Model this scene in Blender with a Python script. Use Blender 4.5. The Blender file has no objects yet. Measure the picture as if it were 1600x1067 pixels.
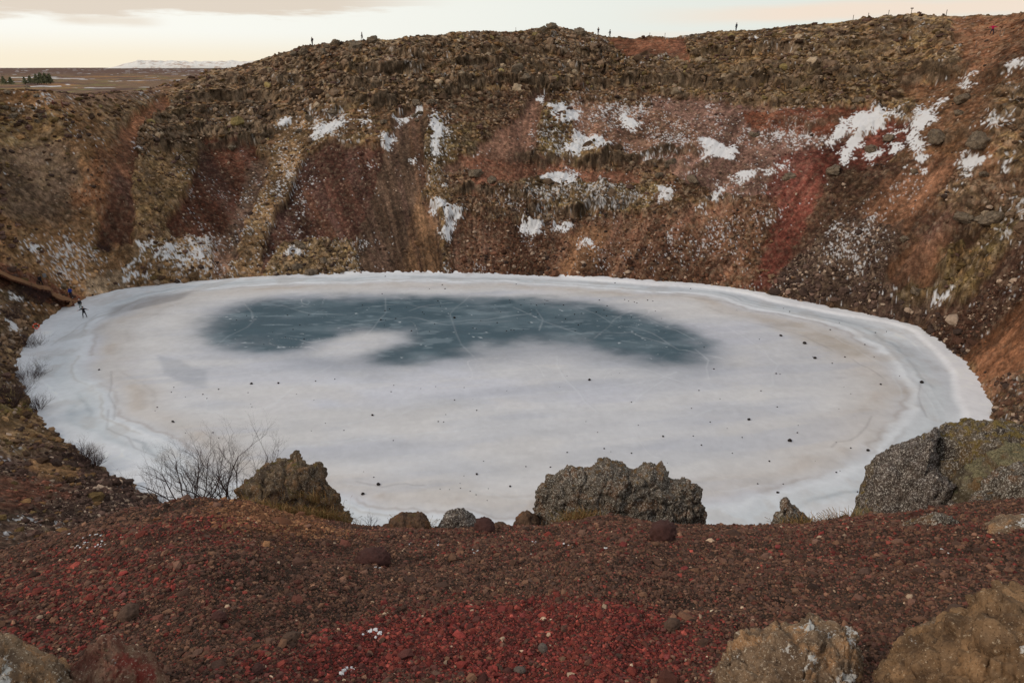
import bpy, math, random
import numpy as np
from mathutils import Vector, Matrix

# ------------------------------------------------------------------ camera, sky, sun, exposure
SC = bpy.context.scene
F = 1066.667                       # focal length in pixels of a 1600 px wide picture
PITCH = math.radians(21.9)
CAMZ = 35.0
cd = bpy.data.cameras.new('camera'); cam = bpy.data.objects.new('camera', cd)
SC.collection.objects.link(cam); SC.camera = cam
cam.location = (0, 0, CAMZ); cam.rotation_euler = (math.pi/2 - PITCH, 0, 0)
cd.sensor_width = 36; cd.lens = 24; cd.clip_start = 0.1; cd.clip_end = 60000
SC.view_settings.view_transform = 'Standard'; SC.view_settings.look = 'None'
SC.view_settings.gamma = 1; SC.view_settings.exposure = 0.0

SUN_EL, SUN_AZ = math.radians(34), math.radians(-112)    # azimuth from +Y towards +X
sd = bpy.data.lights.new('sun', 'SUN'); sd.energy = 1.25; sd.angle = math.radians(11); sd.color = (1, .87, .72)
sun = bpy.data.objects.new('sun', sd); SC.collection.objects.link(sun)
_d = Vector((math.sin(SUN_AZ)*math.cos(SUN_EL), math.cos(SUN_AZ)*math.cos(SUN_EL), math.sin(SUN_EL)))
sun.rotation_euler = _d.to_track_quat('Z', 'Y').to_euler()

def S2L(c):
    c = np.asarray(c, float)/255.0
    return np.where(c <= .04045, c/12.92, ((c+.055)/1.055)**2.4)

def world():
    w = bpy.data.worlds.new('World'); SC.world = w; w.use_nodes = True
    nt = w.node_tree; N = nt.nodes; L = nt.links
    bg = N['Background']; bg.inputs['Strength'].default_value = 0.13
    sky = N.new('ShaderNodeTexSky'); sky.sky_type = 'NISHITA'; sky.sun_disc = False
    sky.sun_elevation = SUN_EL; sky.sun_rotation = SUN_AZ; sky.air_density = 1.0; sky.dust_density = 2.0; sky.ozone_density = 1.0
    tc = N.new('ShaderNodeTexCoord'); sep = N.new('ShaderNodeSeparateXYZ'); L.new(tc.outputs['Generated'], sep.inputs[0])
    def M(op, a, b=None, c=None, clamp=False):
        n = N.new('ShaderNodeMath'); n.operation = op; n.use_clamp = clamp
        for i, v in enumerate((a, b, c)):
            if v is None: continue
            if isinstance(v, (int, float)): n.inputs[i].default_value = v
            else: L.new(v, n.inputs[i])
        return n.outputs[0]
    X, Y, Z = sep.outputs
    az = M('MULTIPLY', M('ARCTAN2', X, Y), 57.2958)
    el = M('MULTIPLY', M('ARCSINE', Z), 57.2958)
    comb = N.new('ShaderNodeCombineXYZ')
    L.new(M('MULTIPLY', az, .06), comb.inputs[0]); L.new(M('MULTIPLY', el, .55), comb.inputs[1])
    nz = N.new('ShaderNodeTexNoise'); nz.inputs['Scale'].default_value = 1.6; nz.inputs['Detail'].default_value = 7; nz.inputs['Roughness'].default_value = .6
    L.new(comb.outputs[0], nz.inputs['Vector'])
    n1 = M('SUBTRACT', nz.outputs['Fac'], .5)
    def sstep(v, lo, hi):
        n = N.new('ShaderNodeMapRange'); n.interpolation_type = 'SMOOTHSTEP'
        L.new(v, n.inputs[0]); n.inputs[1].default_value = lo; n.inputs[2].default_value = hi
        return n.outputs[0]
    def mix(fac, a, b):
        n = N.new('ShaderNodeMix'); n.data_type = 'RGBA'
        L.new(fac, n.inputs['Factor']) if not isinstance(fac, float) else setattr(n.inputs['Factor'], 'default_value', fac)
        for s, v in ((n.inputs['A'], a), (n.inputs['B'], b)):
            if isinstance(v, tuple): s.default_value = (*v, 1)
            else: L.new(v, s)
        return n.outputs['Result']
    K = 1/0.13
    def kc(r, g, b, k=1.0): return tuple(float(v)*K*k for v in S2L((r, g, b)))
    # thin high cloud veils the blue: cream low on the left, pale grey-green to the right and overhead
    side = sstep(az, -34, 34)
    low = mix(side, kc(252, 240, 216), kc(226, 229, 220))
    mid = mix(side, kc(254, 253, 245), kc(227, 232, 225))
    veil = mix(sstep(el, .3, 2.6), low, mid)
    veil = mix(sstep(el, 6, 40), veil, kc(216, 219, 225, CLOUD_TOP))
    c = mix(0.97, sky.outputs[0], veil)
    # cloud bank, upper left
    t = M('ADD', M('ADD', el, M('MULTIPLY', n1, 4.0)), M('MULTIPLY', az, -0.045))
    a = M('MULTIPLY', sstep(t, 4.1, 4.8), M('SUBTRACT', 1.0, sstep(az, -14, -3)))
    a = M('MULTIPLY', a, M('SUBTRACT', 1.0, sstep(el, 14, 24)))
    c = mix(M('MULTIPLY', a, .8), c, kc(220, 204, 186))
    # small wisp under it
    e1 = M('ABSOLUTE', M('SUBTRACT', M('ADD', el, M('MULTIPLY', n1, .9)), 2.85)); 
    b = M('MULTIPLY', M('SUBTRACT', 1.0, sstep(e1, .05, .42)), M('SUBTRACT', 1.0, sstep(M('ABSOLUTE', M('ADD', az, 28.2)), 1.5, 4.0)))
    c = mix(M('MULTIPLY', b, .55), c, kc(226, 210, 190))
    # long pink streaks, upper right
    e2 = M('ABSOLUTE', M('SUBTRACT', M('ADD', el, M('MULTIPLY', n1, 1.0)), M('ADD', 3.5, M('MULTIPLY', az, .001))))
    d = M('MULTIPLY', M('SUBTRACT', 1.0, sstep(e2, .15, .85)), sstep(az, 6, 22))
    c = mix(M('MULTIPLY', d, .8), c, kc(246, 224, 204))
    e3 = M('ABSOLUTE', M('SUBTRACT', M('ADD', el, M('MULTIPLY', n1, .8)), 2.1))
    d2 = M('MULTIPLY', M('SUBTRACT', 1.0, sstep(e3, .1, .6)), sstep(az, 2, 12))
    c = mix(M('MULTIPLY', d2, .35), c, kc(244, 228, 214))
    L.new(c, bg.inputs['Color'])
CLOUD_TOP = 0.80
world()

# ------------------------------------------------------------------ helpers: noise
_rs = np.random.RandomState(11)
TAB = [_rs.uniform(-1, 1, (256, 256)).astype(np.float32) for _ in range(8)]
TAB3 = _rs.uniform(-1, 1, (64, 64, 64)).astype(np.float32)
def sm(a, b, x):
    t = np.clip((x-a)/(b-a), 0, 1); return t*t*(3-2*t)
def vn(x, y, seed=0):
    T = TAB[seed % 8]; o = (seed*37.31) % 97
    x = x+o; y = y+o*1.7
    xi = np.floor(x); yi = np.floor(y); fx = x-xi; fy = y-yi
    xi = xi.astype(np.int64) & 255; yi = yi.astype(np.int64) & 255
    fx = fx*fx*(3-2*fx); fy = fy*fy*(3-2*fy); x1 = (xi+1) & 255; y1 = (yi+1) & 255
    a = T[yi, xi]; b = T[yi, x1]; c = T[y1, xi]; d = T[y1, x1]
    return a+(b-a)*fx+(c-a)*fy+(a-b-c+d)*fx*fy
def fbm(x, y, o=4, seed=0, gain=.5):
    s = 0; a = 1.0; n = 0
    for i in range(o):
        s = s+a*vn(x, y, seed+i); n += a; a *= gain
        x, y = (x*.8-y*.6)*2.03, (x*.6+y*.8)*2.03
    return s/n
def ridged(x, y, o=4, seed=0):
    s = 0; a = 1.0; n = 0
    for i in range(o):
        s = s+a*(1-np.abs(vn(x, y, seed+i))*2); n += a; a *= .5
        x, y = (x*.8-y*.6)*2.03, (x*.6+y*.8)*2.03
    return s/n
def worley(x, y, seed=0):
    T = TAB[seed % 8]; U = TAB[(seed+3) % 8]
    xi = np.floor(x).astype(np.int64); yi = np.floor(y).astype(np.int64)
    f1 = np.full(x.shape, 9.0); f2 = np.full(x.shape, 9.0); idv = np.zeros(x.shape)
    for i in (-1, 0, 1):
        for j in (-1, 0, 1):
            cx = xi+i; cy = yi+j; a = cx & 255; b = cy & 255
            px = cx+.5+.42*T[b, a]; py = cy+.5+.42*U[b, a]
            d = np.hypot(px-x, py-y); near = d < f1
            f2 = np.where(near, f1, np.minimum(f2, d)); idv = np.where(near, T[a, b], idv); f1 = np.where(near, d, f1)
    return f1, f2, idv
def vn3(p, s=0):
    p = p+s*7.37; i = np.floor(p); f = p-i; i = i.astype(np.int64); f = f*f*(3-2*f)
    x0, y0, z0 = (i[:, 0] & 63), (i[:, 1] & 63), (i[:, 2] & 63); x1, y1, z1 = (x0+1) & 63, (y0+1) & 63, (z0+1) & 63
    fx, fy, fz = f[:, 0], f[:, 1], f[:, 2]; T = TAB3
    a = T[x0, y0, z0]*(1-fx)+T[x1, y0, z0]*fx; b = T[x0, y1, z0]*(1-fx)+T[x1, y1, z0]*fx
    c = T[x0, y0, z1]*(1-fx)+T[x1, y0, z1]*fx; d = T[x0, y1, z1]*(1-fx)+T[x1, y1, z1]*fx
    return (a*(1-fy)+b*fy)*(1-fz)+(c*(1-fy)+d*fy)*fz
def fbm3(p, o=4, s=0):
    r = 0; a = 1.; n = 0
    for i in range(o): r = r+a*vn3(p, s+i); n += a; a *= .5; p = p*2.07+1.3
    return r/n
def worley3(p, s=0, wid=False):
    i0 = np.floor(p).astype(np.int64); f1 = np.full(len(p), 9.0); f2 = np.full(len(p), 9.0)
    idv = np.zeros(len(p)); tl = np.zeros(len(p))
    for a in (-1, 0, 1):
        for b in (-1, 0, 1):
            for c in (-1, 0, 1):
                q = i0+np.array((a, b, c)); k = (q+s*5) & 63
                j = np.stack([TAB3[k[:, 0], k[:, 1], k[:, 2]], TAB3[k[:, 1], k[:, 2], k[:, 0]], TAB3[k[:, 2], k[:, 0], k[:, 1]]], 1)
                d = np.linalg.norm(q+.5+.42*j-p, axis=1); near = d < f1
                f2 = np.where(near, f1, np.minimum(f2, d)); idv = np.where(near, j[:, 0], idv); tl = np.where(near, ((p-(q+.5+.42*j))*TAB3[k[:, 2], k[:, 0], k[:, 1]][:, None]*j[:, [1, 2, 0]]/(np.linalg.norm(j, axis=1)[:, None]+.2)).sum(1), tl); f1 = np.where(near, d, f1)
    if wid: return f1, f2, idv, tl
    return f1, f2

# ------------------------------------------------------------------ helpers: pixels of the photograph to rays
CP, SP = math.cos(PITCH), math.sin(PITCH)
def ray(px, py):
    xr = (np.asarray(px, float)-800)/F; yr = (533.5-np.asarray(py, float))/F
    return xr, CP+yr*SP, -SP+yr*CP
def onplane(px, py, z=0.0):
    a, b, c = ray(px, py); t = (z-CAMZ)/c
    return a*t, b*t
def azim(px, py):
    a, b, c = ray(px, py); return np.arctan2(a, b), -c/np.hypot(a, b)

# ------------------------------------------------------------------ the shape of the crater
CX, CY = -5.0, 82.0
shore_px = [(25,580),(33,545),(60,510),(90,485),(130,466),(190,451),(300,440),(400,432),(530,429),(700,427),(820,430),(900,434),(1000,440),(1100,447),(1170,456),(1250,473),(1320,487),(1400,503),(1440,516),(1475,542),(1515,580),(1540,625),(1552,660),(1535,710),(1480,760),(1380,810),(1250,850),(1000,870),(800,880),(600,872),(450,852),(330,815),(250,785),(190,748),(130,712),(90,682),(60,645),(38,612)]
_sx, _sy = onplane(*np.array(shore_px, float).T)
rim_px = [(0,142,118),(60,140,118),(150,150,130),(240,142,150),(330,114,160),(400,97,160),(440,84,159),(490,70,158),(530,66,157),(600,61,157),(650,57,158),(720,51,160),(800,49,163),(845,42,165),(870,40,165),(895,47,165),(960,57,166),(1050,60,163),(1110,53,160),(1200,45,152),(1300,36,143),(1420,27,132),(1480,29,126),(1556,26,118),(1600,16,113),(1750,0,92)]
_rx = [[d*v for v in ray(px, py)] for px, py, d in rim_px]
_rx = [(a, b, CAMZ+c) for a, b, c in _rx] + [(80,60,42),(62,24,38),(35,2,35.5),(0,-6,33.8),(-40,-2,33),(-74,14,32),(-93,45,31),(-99,85,31)]
_rx = np.array(_rx)
def ptable(x, y, *vals, smooth=4):
    ph = np.arctan2(y-CY, x-CX); o = np.argsort(ph); ph = ph[o]
    G = np.linspace(-math.pi, math.pi, 1441); out = []
    for v in vals:
        v = np.asarray(v)[o]; g = np.interp(G[:-1], np.r_[ph-2*math.pi, ph, ph+2*math.pi], np.r_[v, v, v])
        k = np.exp(-.5*(np.arange(-12, 13)/smooth)**2); k /= k.sum()
        g = np.convolve(np.r_[g[-12:], g, g[:12]], k, 'valid'); out.append(np.r_[g, g[0]])
    return G, out
PG, (ST,) = ptable(_sx, _sy, np.hypot(_sx-CX, _sy-CY), smooth=3)
_, (RT, HT) = ptable(_rx[:, 0], _rx[:, 1], np.hypot(_rx[:, 0]-CX, _rx[:, 1]-CY), _rx[:, 2], smooth=3)
# foreground brow: where the near slope drops out of sight, traced along the picture
brow_px = [(-150,880),(0,862),(100,832),(200,800),(280,783),(380,788),(450,806),(550,822),(700,826),(850,826),(960,808),(1060,824),(1100,828),(1250,822),(1340,815),(1450,800),(1600,780),(1800,765)]
_ba, _bm = azim(*np.array(brow_px, float).T)
_ba = np.r_[-3.15, -1.6, _ba, 1.6, 3.15]; _bm = np.r_[.33, .45, _bm, .5, .33]
Q0, H0 = .0145, 1.65
DC = math.sqrt(H0/Q0)
def near_z(x, y):
    d = np.hypot(x, y); m = np.interp(np.arctan2(x, y), _ba, _bm)
    g = H0+(m-2*math.sqrt(H0*Q0))*d+Q0*d*d
    far = H0+(m-2*math.sqrt(H0*Q0))*DC+Q0*DC*DC+(d-DC)*(m*1.16)
    return CAMZ-np.where(d < DC, g, far), d
def base(x, y):
    dx = x-CX; dy = y-CY; rho = np.hypot(dx, dy); phi = np.arctan2(dy, dx)
    S = np.interp(phi, PG, ST)+.35*vn(phi*40, rho*0+.5, 2)+.25*vn(phi*130, rho*0+.5, 3); R = np.interp(phi, PG, RT); H = np.interp(phi, PG, HT)
    t = (rho-S)/(R-S); tc = np.clip(t, 0, 1)
    zin = H*(tc**.97)*(1+.05*np.sin(tc*math.pi))
    plain = 23.5+1.5*fbm(x/90, y/90, 3, 1)*sm(0, 60, rho-R)-6*sm(300, 3000, rho)+3*fbm(x/900, y/900, 3, 4)*sm(500, 2500, rho)
    e = np.maximum(rho-R, 0)
    zout = plain+(H-plain)*np.exp(-(e/38)**2)
    z = np.where(t < 0, np.maximum((rho-S)*.55, -2.5), np.where(t < 1, zin, zout))
    zn, d = near_z(x, y); w = sm(11.5, 26, d)
    return zn*(1-w)+z*w, rho, phi, t, d

def march(px, py):
    """first point of the smooth ground met by the ray through each pixel (closest pass if none)"""
    px = np.atleast_1d(np.asarray(px, float)); py = np.atleast_1d(np.asarray(py, float))
    a, b, c = ray(px, py); D = np.r_[np.geomspace(1.5, 30, 160), np.arange(30.2, 230, .4), np.geomspace(230, 4000, 120)]
    X = a[:, None]*D; Y = b[:, None]*D; Z = CAMZ+c[:, None]*D
    g = Z-np.maximum(base(X, Y)[0], 0)
    hit = g < 0; k = np.where(hit.any(1), hit.argmax(1), np.argmin(np.abs(g)/D+(D < 20)*9, axis=1))
    i = np.arange(len(px)); k1 = np.maximum(k-1, 0)
    g0, g1 = g[i, k1], g[i, k]; f = np.where(hit.any(1), np.clip(g0/(g0-g1+1e-9), 0, 1), 1)
    Dd = D[k1]+(D[k]-D[k1])*f
    return a*Dd, b*Dd, Dd

# ------------------------------------------------------------------ maps seen from above (colour, rock, snow, moss ...)
class Map:
    def __init__(s, x0, x1, y0, y1, res, ch):
        s.x0, s.y0, s.res = x0, y0, res; s.nx = int((x1-x0)/res); s.ny = int((y1-y0)/res)
        s.a = np.zeros((s.ny, s.nx, ch), np.float32); s.a[:] = 0
    def mask(s, wx, wy):
        m = np.zeros((s.ny, s.nx), bool); gx = (wx-s.x0)/s.res; gy = (wy-s.y0)/s.res
        i0, i1 = int(max(gx.min()-1, 0)), int(min(gx.max()+2, s.nx)); j0, j1 = int(max(gy.min()-1, 0)), int(min(gy.max()+2, s.ny))
        if i1 <= i0 or j1 <= j0: return m
        X, Y = np.meshgrid(np.arange(i0, i1)+.5, np.arange(j0, j1)+.5); c = np.zeros(X.shape, bool)
        for k in range(len(gx)):
            xa, ya, xb, yb = gx[k], gy[k], gx[k-1], gy[k-1]
            if ya == yb: continue
            c ^= ((ya > Y) != (yb > Y)) & (X < (xb-xa)*(Y-ya)/(yb-ya)+xa)
        m[j0:j1, i0:i1] = c; return m
    def line(s, wx, wy, w):
        m = np.zeros((s.ny, s.nx), np.float32)
        gx = (wx-s.x0)/s.res; gy = (wy-s.y0)/s.res; r = w/s.res
        for k in range(len(gx)-1):
            xa, ya, xb, yb = gx[k], gy[k], gx[k+1], gy[k+1]
            i0, i1 = int(max(min(xa, xb)-r*3-1, 0)), int(min(max(xa, xb)+r*3+2, s.nx)); j0, j1 = int(max(min(ya, yb)-r*3-1, 0)), int(min(max(ya, yb)+r*3+2, s.ny))
            if i1 <= i0 or j1 <= j0: continue
            X, Y = np.meshgrid(np.arange(i0, i1)+.5, np.arange(j0, j1)+.5)
            l2 = (xb-xa)**2+(yb-ya)**2+1e-9; t = np.clip(((X-xa)*(xb-xa)+(Y-ya)*(yb-ya))/l2, 0, 1)
            d = np.hypot(X-xa-t*(xb-xa), Y-ya-t*(yb-ya)); m[j0:j1, i0:i1] = np.maximum(m[j0:j1, i0:i1], np.exp(-(d/r)**2))
        return m
    def sample(s, x, y):
        gx = np.clip((x-s.x0)/s.res-.5, 0, s.nx-1.001); gy = np.clip((y-s.y0)/s.res-.5, 0, s.ny-1.001)
        i = gx.astype(int); j = gy.astype(int); fx = (gx-i)[..., None]; fy = (gy-j)[..., None]; A = s.a
        return (A[j, i]*(1-fx)+A[j, i+1]*fx)*(1-fy)+(A[j+1, i]*(1-fx)+A[j+1, i+1]*fx)*fy
def blur(m, r):
    r = int(round(r))
    if r < 1: return m
    for ax in (0, 1):
        for _ in range(2):
            p = np.pad(m, [(r+1, r) if a == ax else (0, 0) for a in range(m.ndim)], mode='edge'); c = np.cumsum(p, axis=ax, dtype=np.float64)
            n = m.shape[ax]; hi = np.take(c, np.arange(2*r+1, 2*r+1+n), axis=ax); lo = np.take(c, np.arange(0, n), axis=ax)
            m = ((hi-lo)/(2*r+1)).astype(np.float32)
    return m
def dens(poly, closed=True, step=8):
    out = []; n = len(poly)
    for k in range(n if closed else n-1):
        a, b = poly[k], poly[(k+1) % n]; m = max(1, int(math.hypot(b[0]-a[0], b[1]-a[1])/step))
        out += [(a[0]+(b[0]-a[0])*i/m, a[1]+(b[1]-a[1])*i/m) for i in range(m)]
    if not closed: out.append(poly[-1])
    return np.array(out, float)

KA = 1.35    # picture brightness of a lit surface -> albedo
def col(r, g, b): return S2L((r, g, b))*KA

# channels: r g b | rock | snow | moss | streak(scree) | stones
W = Map(-180, 160, 6, 260, .25, 8)
W.a[:] = (*col(108, 84, 62), .45, .03, .35, .1, .25)
ZONES = [
 # polygon, colour, rock, snow, moss, scree, stones, feather in metres
 ([(-200,100),(400,100),(330,118),(240,150),(150,160),(60,150),(0,170),(-200,170)], (110,84,68), .15,.06,.15,0,.1, 3),
 ([(-300,150),(60,140),(150,170),(200,250),(210,380),(220,440),(60,500),(-300,520)], (122,90,60), .25,.08,.18,.1,.2, 3),
 ([(-300,175),(100,170),(120,215),(60,260),(-300,270)], (104,82,56), .3,.02,.45,0,.2, 3),
 ([(0,225),(110,220),(140,300),(90,350),(0,340)], (108,88,72), .2,.03,.2,0,.3, 4),
 ([(330,112),(440,78),(600,50),(870,30),(960,45),(965,135),(860,145),(800,135),(700,150),(640,180),(560,172),(480,205),(400,225),(300,225),(215,245),(212,205),(262,160)], (98,76,56), 1,.04,.32,0,.3, 1),
 ([(960,50),(1200,38),(1420,18),(1500,25),(1505,122),(1420,180),(1300,172),(1150,165),(1060,155),(960,140)], (102,80,56), .85,.05,.6,0,.3, 1),
 ([(645,165),(800,135),(860,145),(965,135),(1060,155),(1300,172),(1330,210),(1290,300),(1215,300),(1180,440),(640,432),(690,330),(650,270)], (86,62,47), .6,.16,.3,.1,.5, 2),
 ([(940,50),(1070,60),(1080,100),(1040,90),(980,95)], (116,74,54), .05,0,.02,.5,.3, .6),
 ([(1480,20),(1610,5),(1700,5),(1700,115),(1560,128),(1505,122),(1485,60)], (104,70,50), .2,.03,.1,.4,.4, 1),
 ([(1400,118),(1610,118),(1700,110),(1720,330),(1580,260),(1440,262),(1380,230),(1440,180)], (98,68,48), .2,.06,.1,.5,.2, 1.5),
 ([(1560,130),(1720,120),(1720,330),(1600,300),(1540,200)], (108,82,60), .8,.12,.5,.1,.4, 1.5),
 ([(1020,150),(1180,160),(1310,178),(1335,205),(1300,262),(1215,300),(1120,300),(1050,270),(1000,200)], (106,80,72), .15,.45,.05,.6,.3, 2),
 ([(1160,168),(1300,172),(1390,178),(1320,212),(1250,205),(1170,200)], (98,56,42), .15,.03,.05,.3,.1, .8),
 ([(1220,235),(1335,215),(1400,180),(1440,200),(1350,290),(1290,380),(1220,455),(1150,455),(1195,370),(1200,300)], (94,50,42), .05,.06,.02,.9,.2, 1.5),
 ([(1300,262),(1450,240),(1600,270),(1720,320),(1760,720),(1570,680),(1530,570),(1460,520),(1310,485),(1200,460),(1225,420)], (70,49,39), .1,.08,.08,.8,.5, 2),
 ([(1380,270),(1480,240),(1500,270),(1400,380),(1330,430),(1300,420)], (98,68,50), .05,.04,0,1,.2, 1.5),
 ([(1240,400),(1320,330),(1420,350),(1390,430),(1480,500),(1530,580),(1440,515),(1330,487),(1205,462),(1210,430)], (78,62,54), .1,.26,.05,.5,1, 1.5),
 ([(1500,250),(1600,290),(1720,340),(1720,440),(1600,380),(1530,350),(1470,300)], (100,78,62), .6,.3,.3,.2,.8, 2),
 ([(1395,395),(1480,360),(1500,410),(1420,455),(1385,430)], (100,70,50), .03,.02,.02,.8,.1, 1),
 ([(1470,380),(1530,380),(1560,330),(1590,350),(1530,440),(1460,470),(1400,480),(1410,455),(1470,440)], (100,84,54), .4,.15,.9,0,.5, 1),
 ([(1440,520),(1600,400),(1720,400),(1720,470),(1600,470),(1490,560)], (70,49,39), .1,.12,.05,.6,.9, 1.5),
 ([(1500,560),(1600,455),(1720,440),(1720,570),(1545,640),(1530,600)], (108,72,50), .03,.01,.02,1,.15, 1),
 ([(1545,600),(1720,520),(1720,720),(1560,680)], (96,70,56), .4,.06,.35,.4,.9, 1.5),
 # middle
 ([(835,140),(855,140),(862,165),(845,200),(838,240),(760,258),(690,270),(700,240),(760,215),(800,190)], (114,84,70), .05,.22,.02,.7,.2, .8),
 ([(880,160),(1020,165),(1090,200),(1100,240),(1000,250),(900,215)], (108,80,68), .25,.62,.1,.5,.2, 1),
 ([(850,160),(890,160),(900,240),(950,250),(840,250)], (80,66,44), .4,.5,.8,0,.3, 1),
 ([(660,200),(760,190),(740,235),(690,260),(660,240)], (80,66,46), .4,.45,.8,0,.3, 1),
 ([(800,262),(960,262),(1040,290),(1000,335),(850,325)], (88,72,50), .6,.5,.8,0,.4, 1),
 ([(720,240),(900,255),(1000,270),(1000,290),(840,275),(740,300)], (112,74,58), .1,.1,.05,.5,.3, 1),
 ([(690,330),(830,345),(990,335),(1060,330),(1080,440),(690,432)], (82,56,43), .15,.14,.08,.7,.6, 1.5),
 ([(900,350),(960,350),(930,430),(870,430)], (106,76,54), .1,.06,.05,.7,.3, 1),
 ([(1040,330),(1215,300),(1215,330),(1175,450),(1060,442)], (98,68,52), .25,.08,.1,.6,.5, 1.5),
 ([(690,255),(700,300),(700,430),(655,430),(660,270)], (98,78,54), .5,.6,.5,0,.5, 1),
 # left of the grey cone
 ([(612,172),(665,165),(668,250),(660,300),(690,340),(692,430),(548,430),(556,380),(578,290),(600,215)], (78,61,50), .02,.1,.01,1,.3, .8),
 ([(650,290),(680,340),(688,430),(632,430),(640,350)], (106,80,58), .02,.03,0,.8,.2, 1.2),
 ([(478,245),(520,218),(600,225),(585,290),(556,372),(548,430),(405,432),(418,350),(450,300)], (68,44,37), .03,.12,.01,1,.5, .8),
 ([(310,218),(400,220),(402,260),(385,340),(360,385),(265,372),(262,335),(300,280)], (76,46,35), .05,.04,.02,.9,.3, .8),
 ([(390,250),(420,240),(400,330),(370,400),(350,420),(360,350)], (92,72,62), .1,.1,.1,.8,.4, 1),
 ([(430,185),(480,180),(478,235),(445,295),(412,380),(402,432),(360,432),(385,340),(425,260)], (122,96,68), .3,.34,.35,.1,.5, .8),
 ([(480,170),(620,165),(600,225),(520,220),(480,240)], (96,72,52), .35,.4,.5,.1,.3, 1),
 ([(216,245),(310,225),(300,280),(262,335),(215,370),(205,300)], (116,92,64), .3,.08,.4,.1,.4, 1),
 ([(255,145),(266,165),(216,205),(212,245),(205,300),(212,390),(158,380),(138,300),(168,220),(215,175)], (122,82,58), .03,.01,.02,.9,.15, .8),
 ([(170,260),(205,270),(212,390),(160,380),(150,320)], (76,50,39), .05,.01,.02,.9,.4, 1),
 ([(150,230),(190,200),(170,260),(150,330),(100,320)], (122,84,58), .1,.02,.1,.5,.8, 1),
 ([(200,375),(350,365),(372,432),(180,452)], (116,92,66), .3,.75,.4,.1,.4, 1.5),
 ([(440,375),(550,370),(560,430),(410,432)], (116,96,70), .6,.2,.5,0,.4, 1),
 ([(330,365),(362,360),(360,432),(330,436)], (120,92,76), .05,.2,0,.9,.2, 1),
 ([(20,360),(160,385),(230,430),(140,462),(90,430),(20,430)], (138,106,74), .15,.5,.25,0,.3, 1.5),
 ([(130,430),(220,425),(200,448),(135,464)], (150,128,104), .1,.35,.1,0,.3, .8),
 ([(-100,395),(0,418),(60,436),(115,458),(150,472),(105,484),(40,468),(-100,460)], (104,66,50), .02,.01,.02,0,.5, .6),
 # near left bank
 ([(-300,450),(50,450),(60,640),(120,700),(240,780),(200,870),(-300,900)], (100,80,62), .25,.12,.45,.1,.7, 2),
 ([(-300,640),(40,640),(90,690),(-300,690)], (130,102,72), .15,.2,.3,0,.5, 1),
 ([(-100,600),(20,610),(50,650),(-100,650)], (110,96,50), .3,.06,1,0,.4, 1),
 ([(-300,700),(120,712),(250,790),(200,880),(-300,880)], (82,64,56), .06,.12,.05,.4,1, 1.5),
 ([(-300,735),(60,738),(110,760),(40,790),(-300,790)], (108,70,56), .05,.02,.1,.3,.6, 1.5),
 ([(40,715),(120,735),(150,750),(60,745)], (142,108,74), .05,.02,.1,0,.4, .7),
]
_pts = [dens(z[0]) for z in ZONES]
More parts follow.
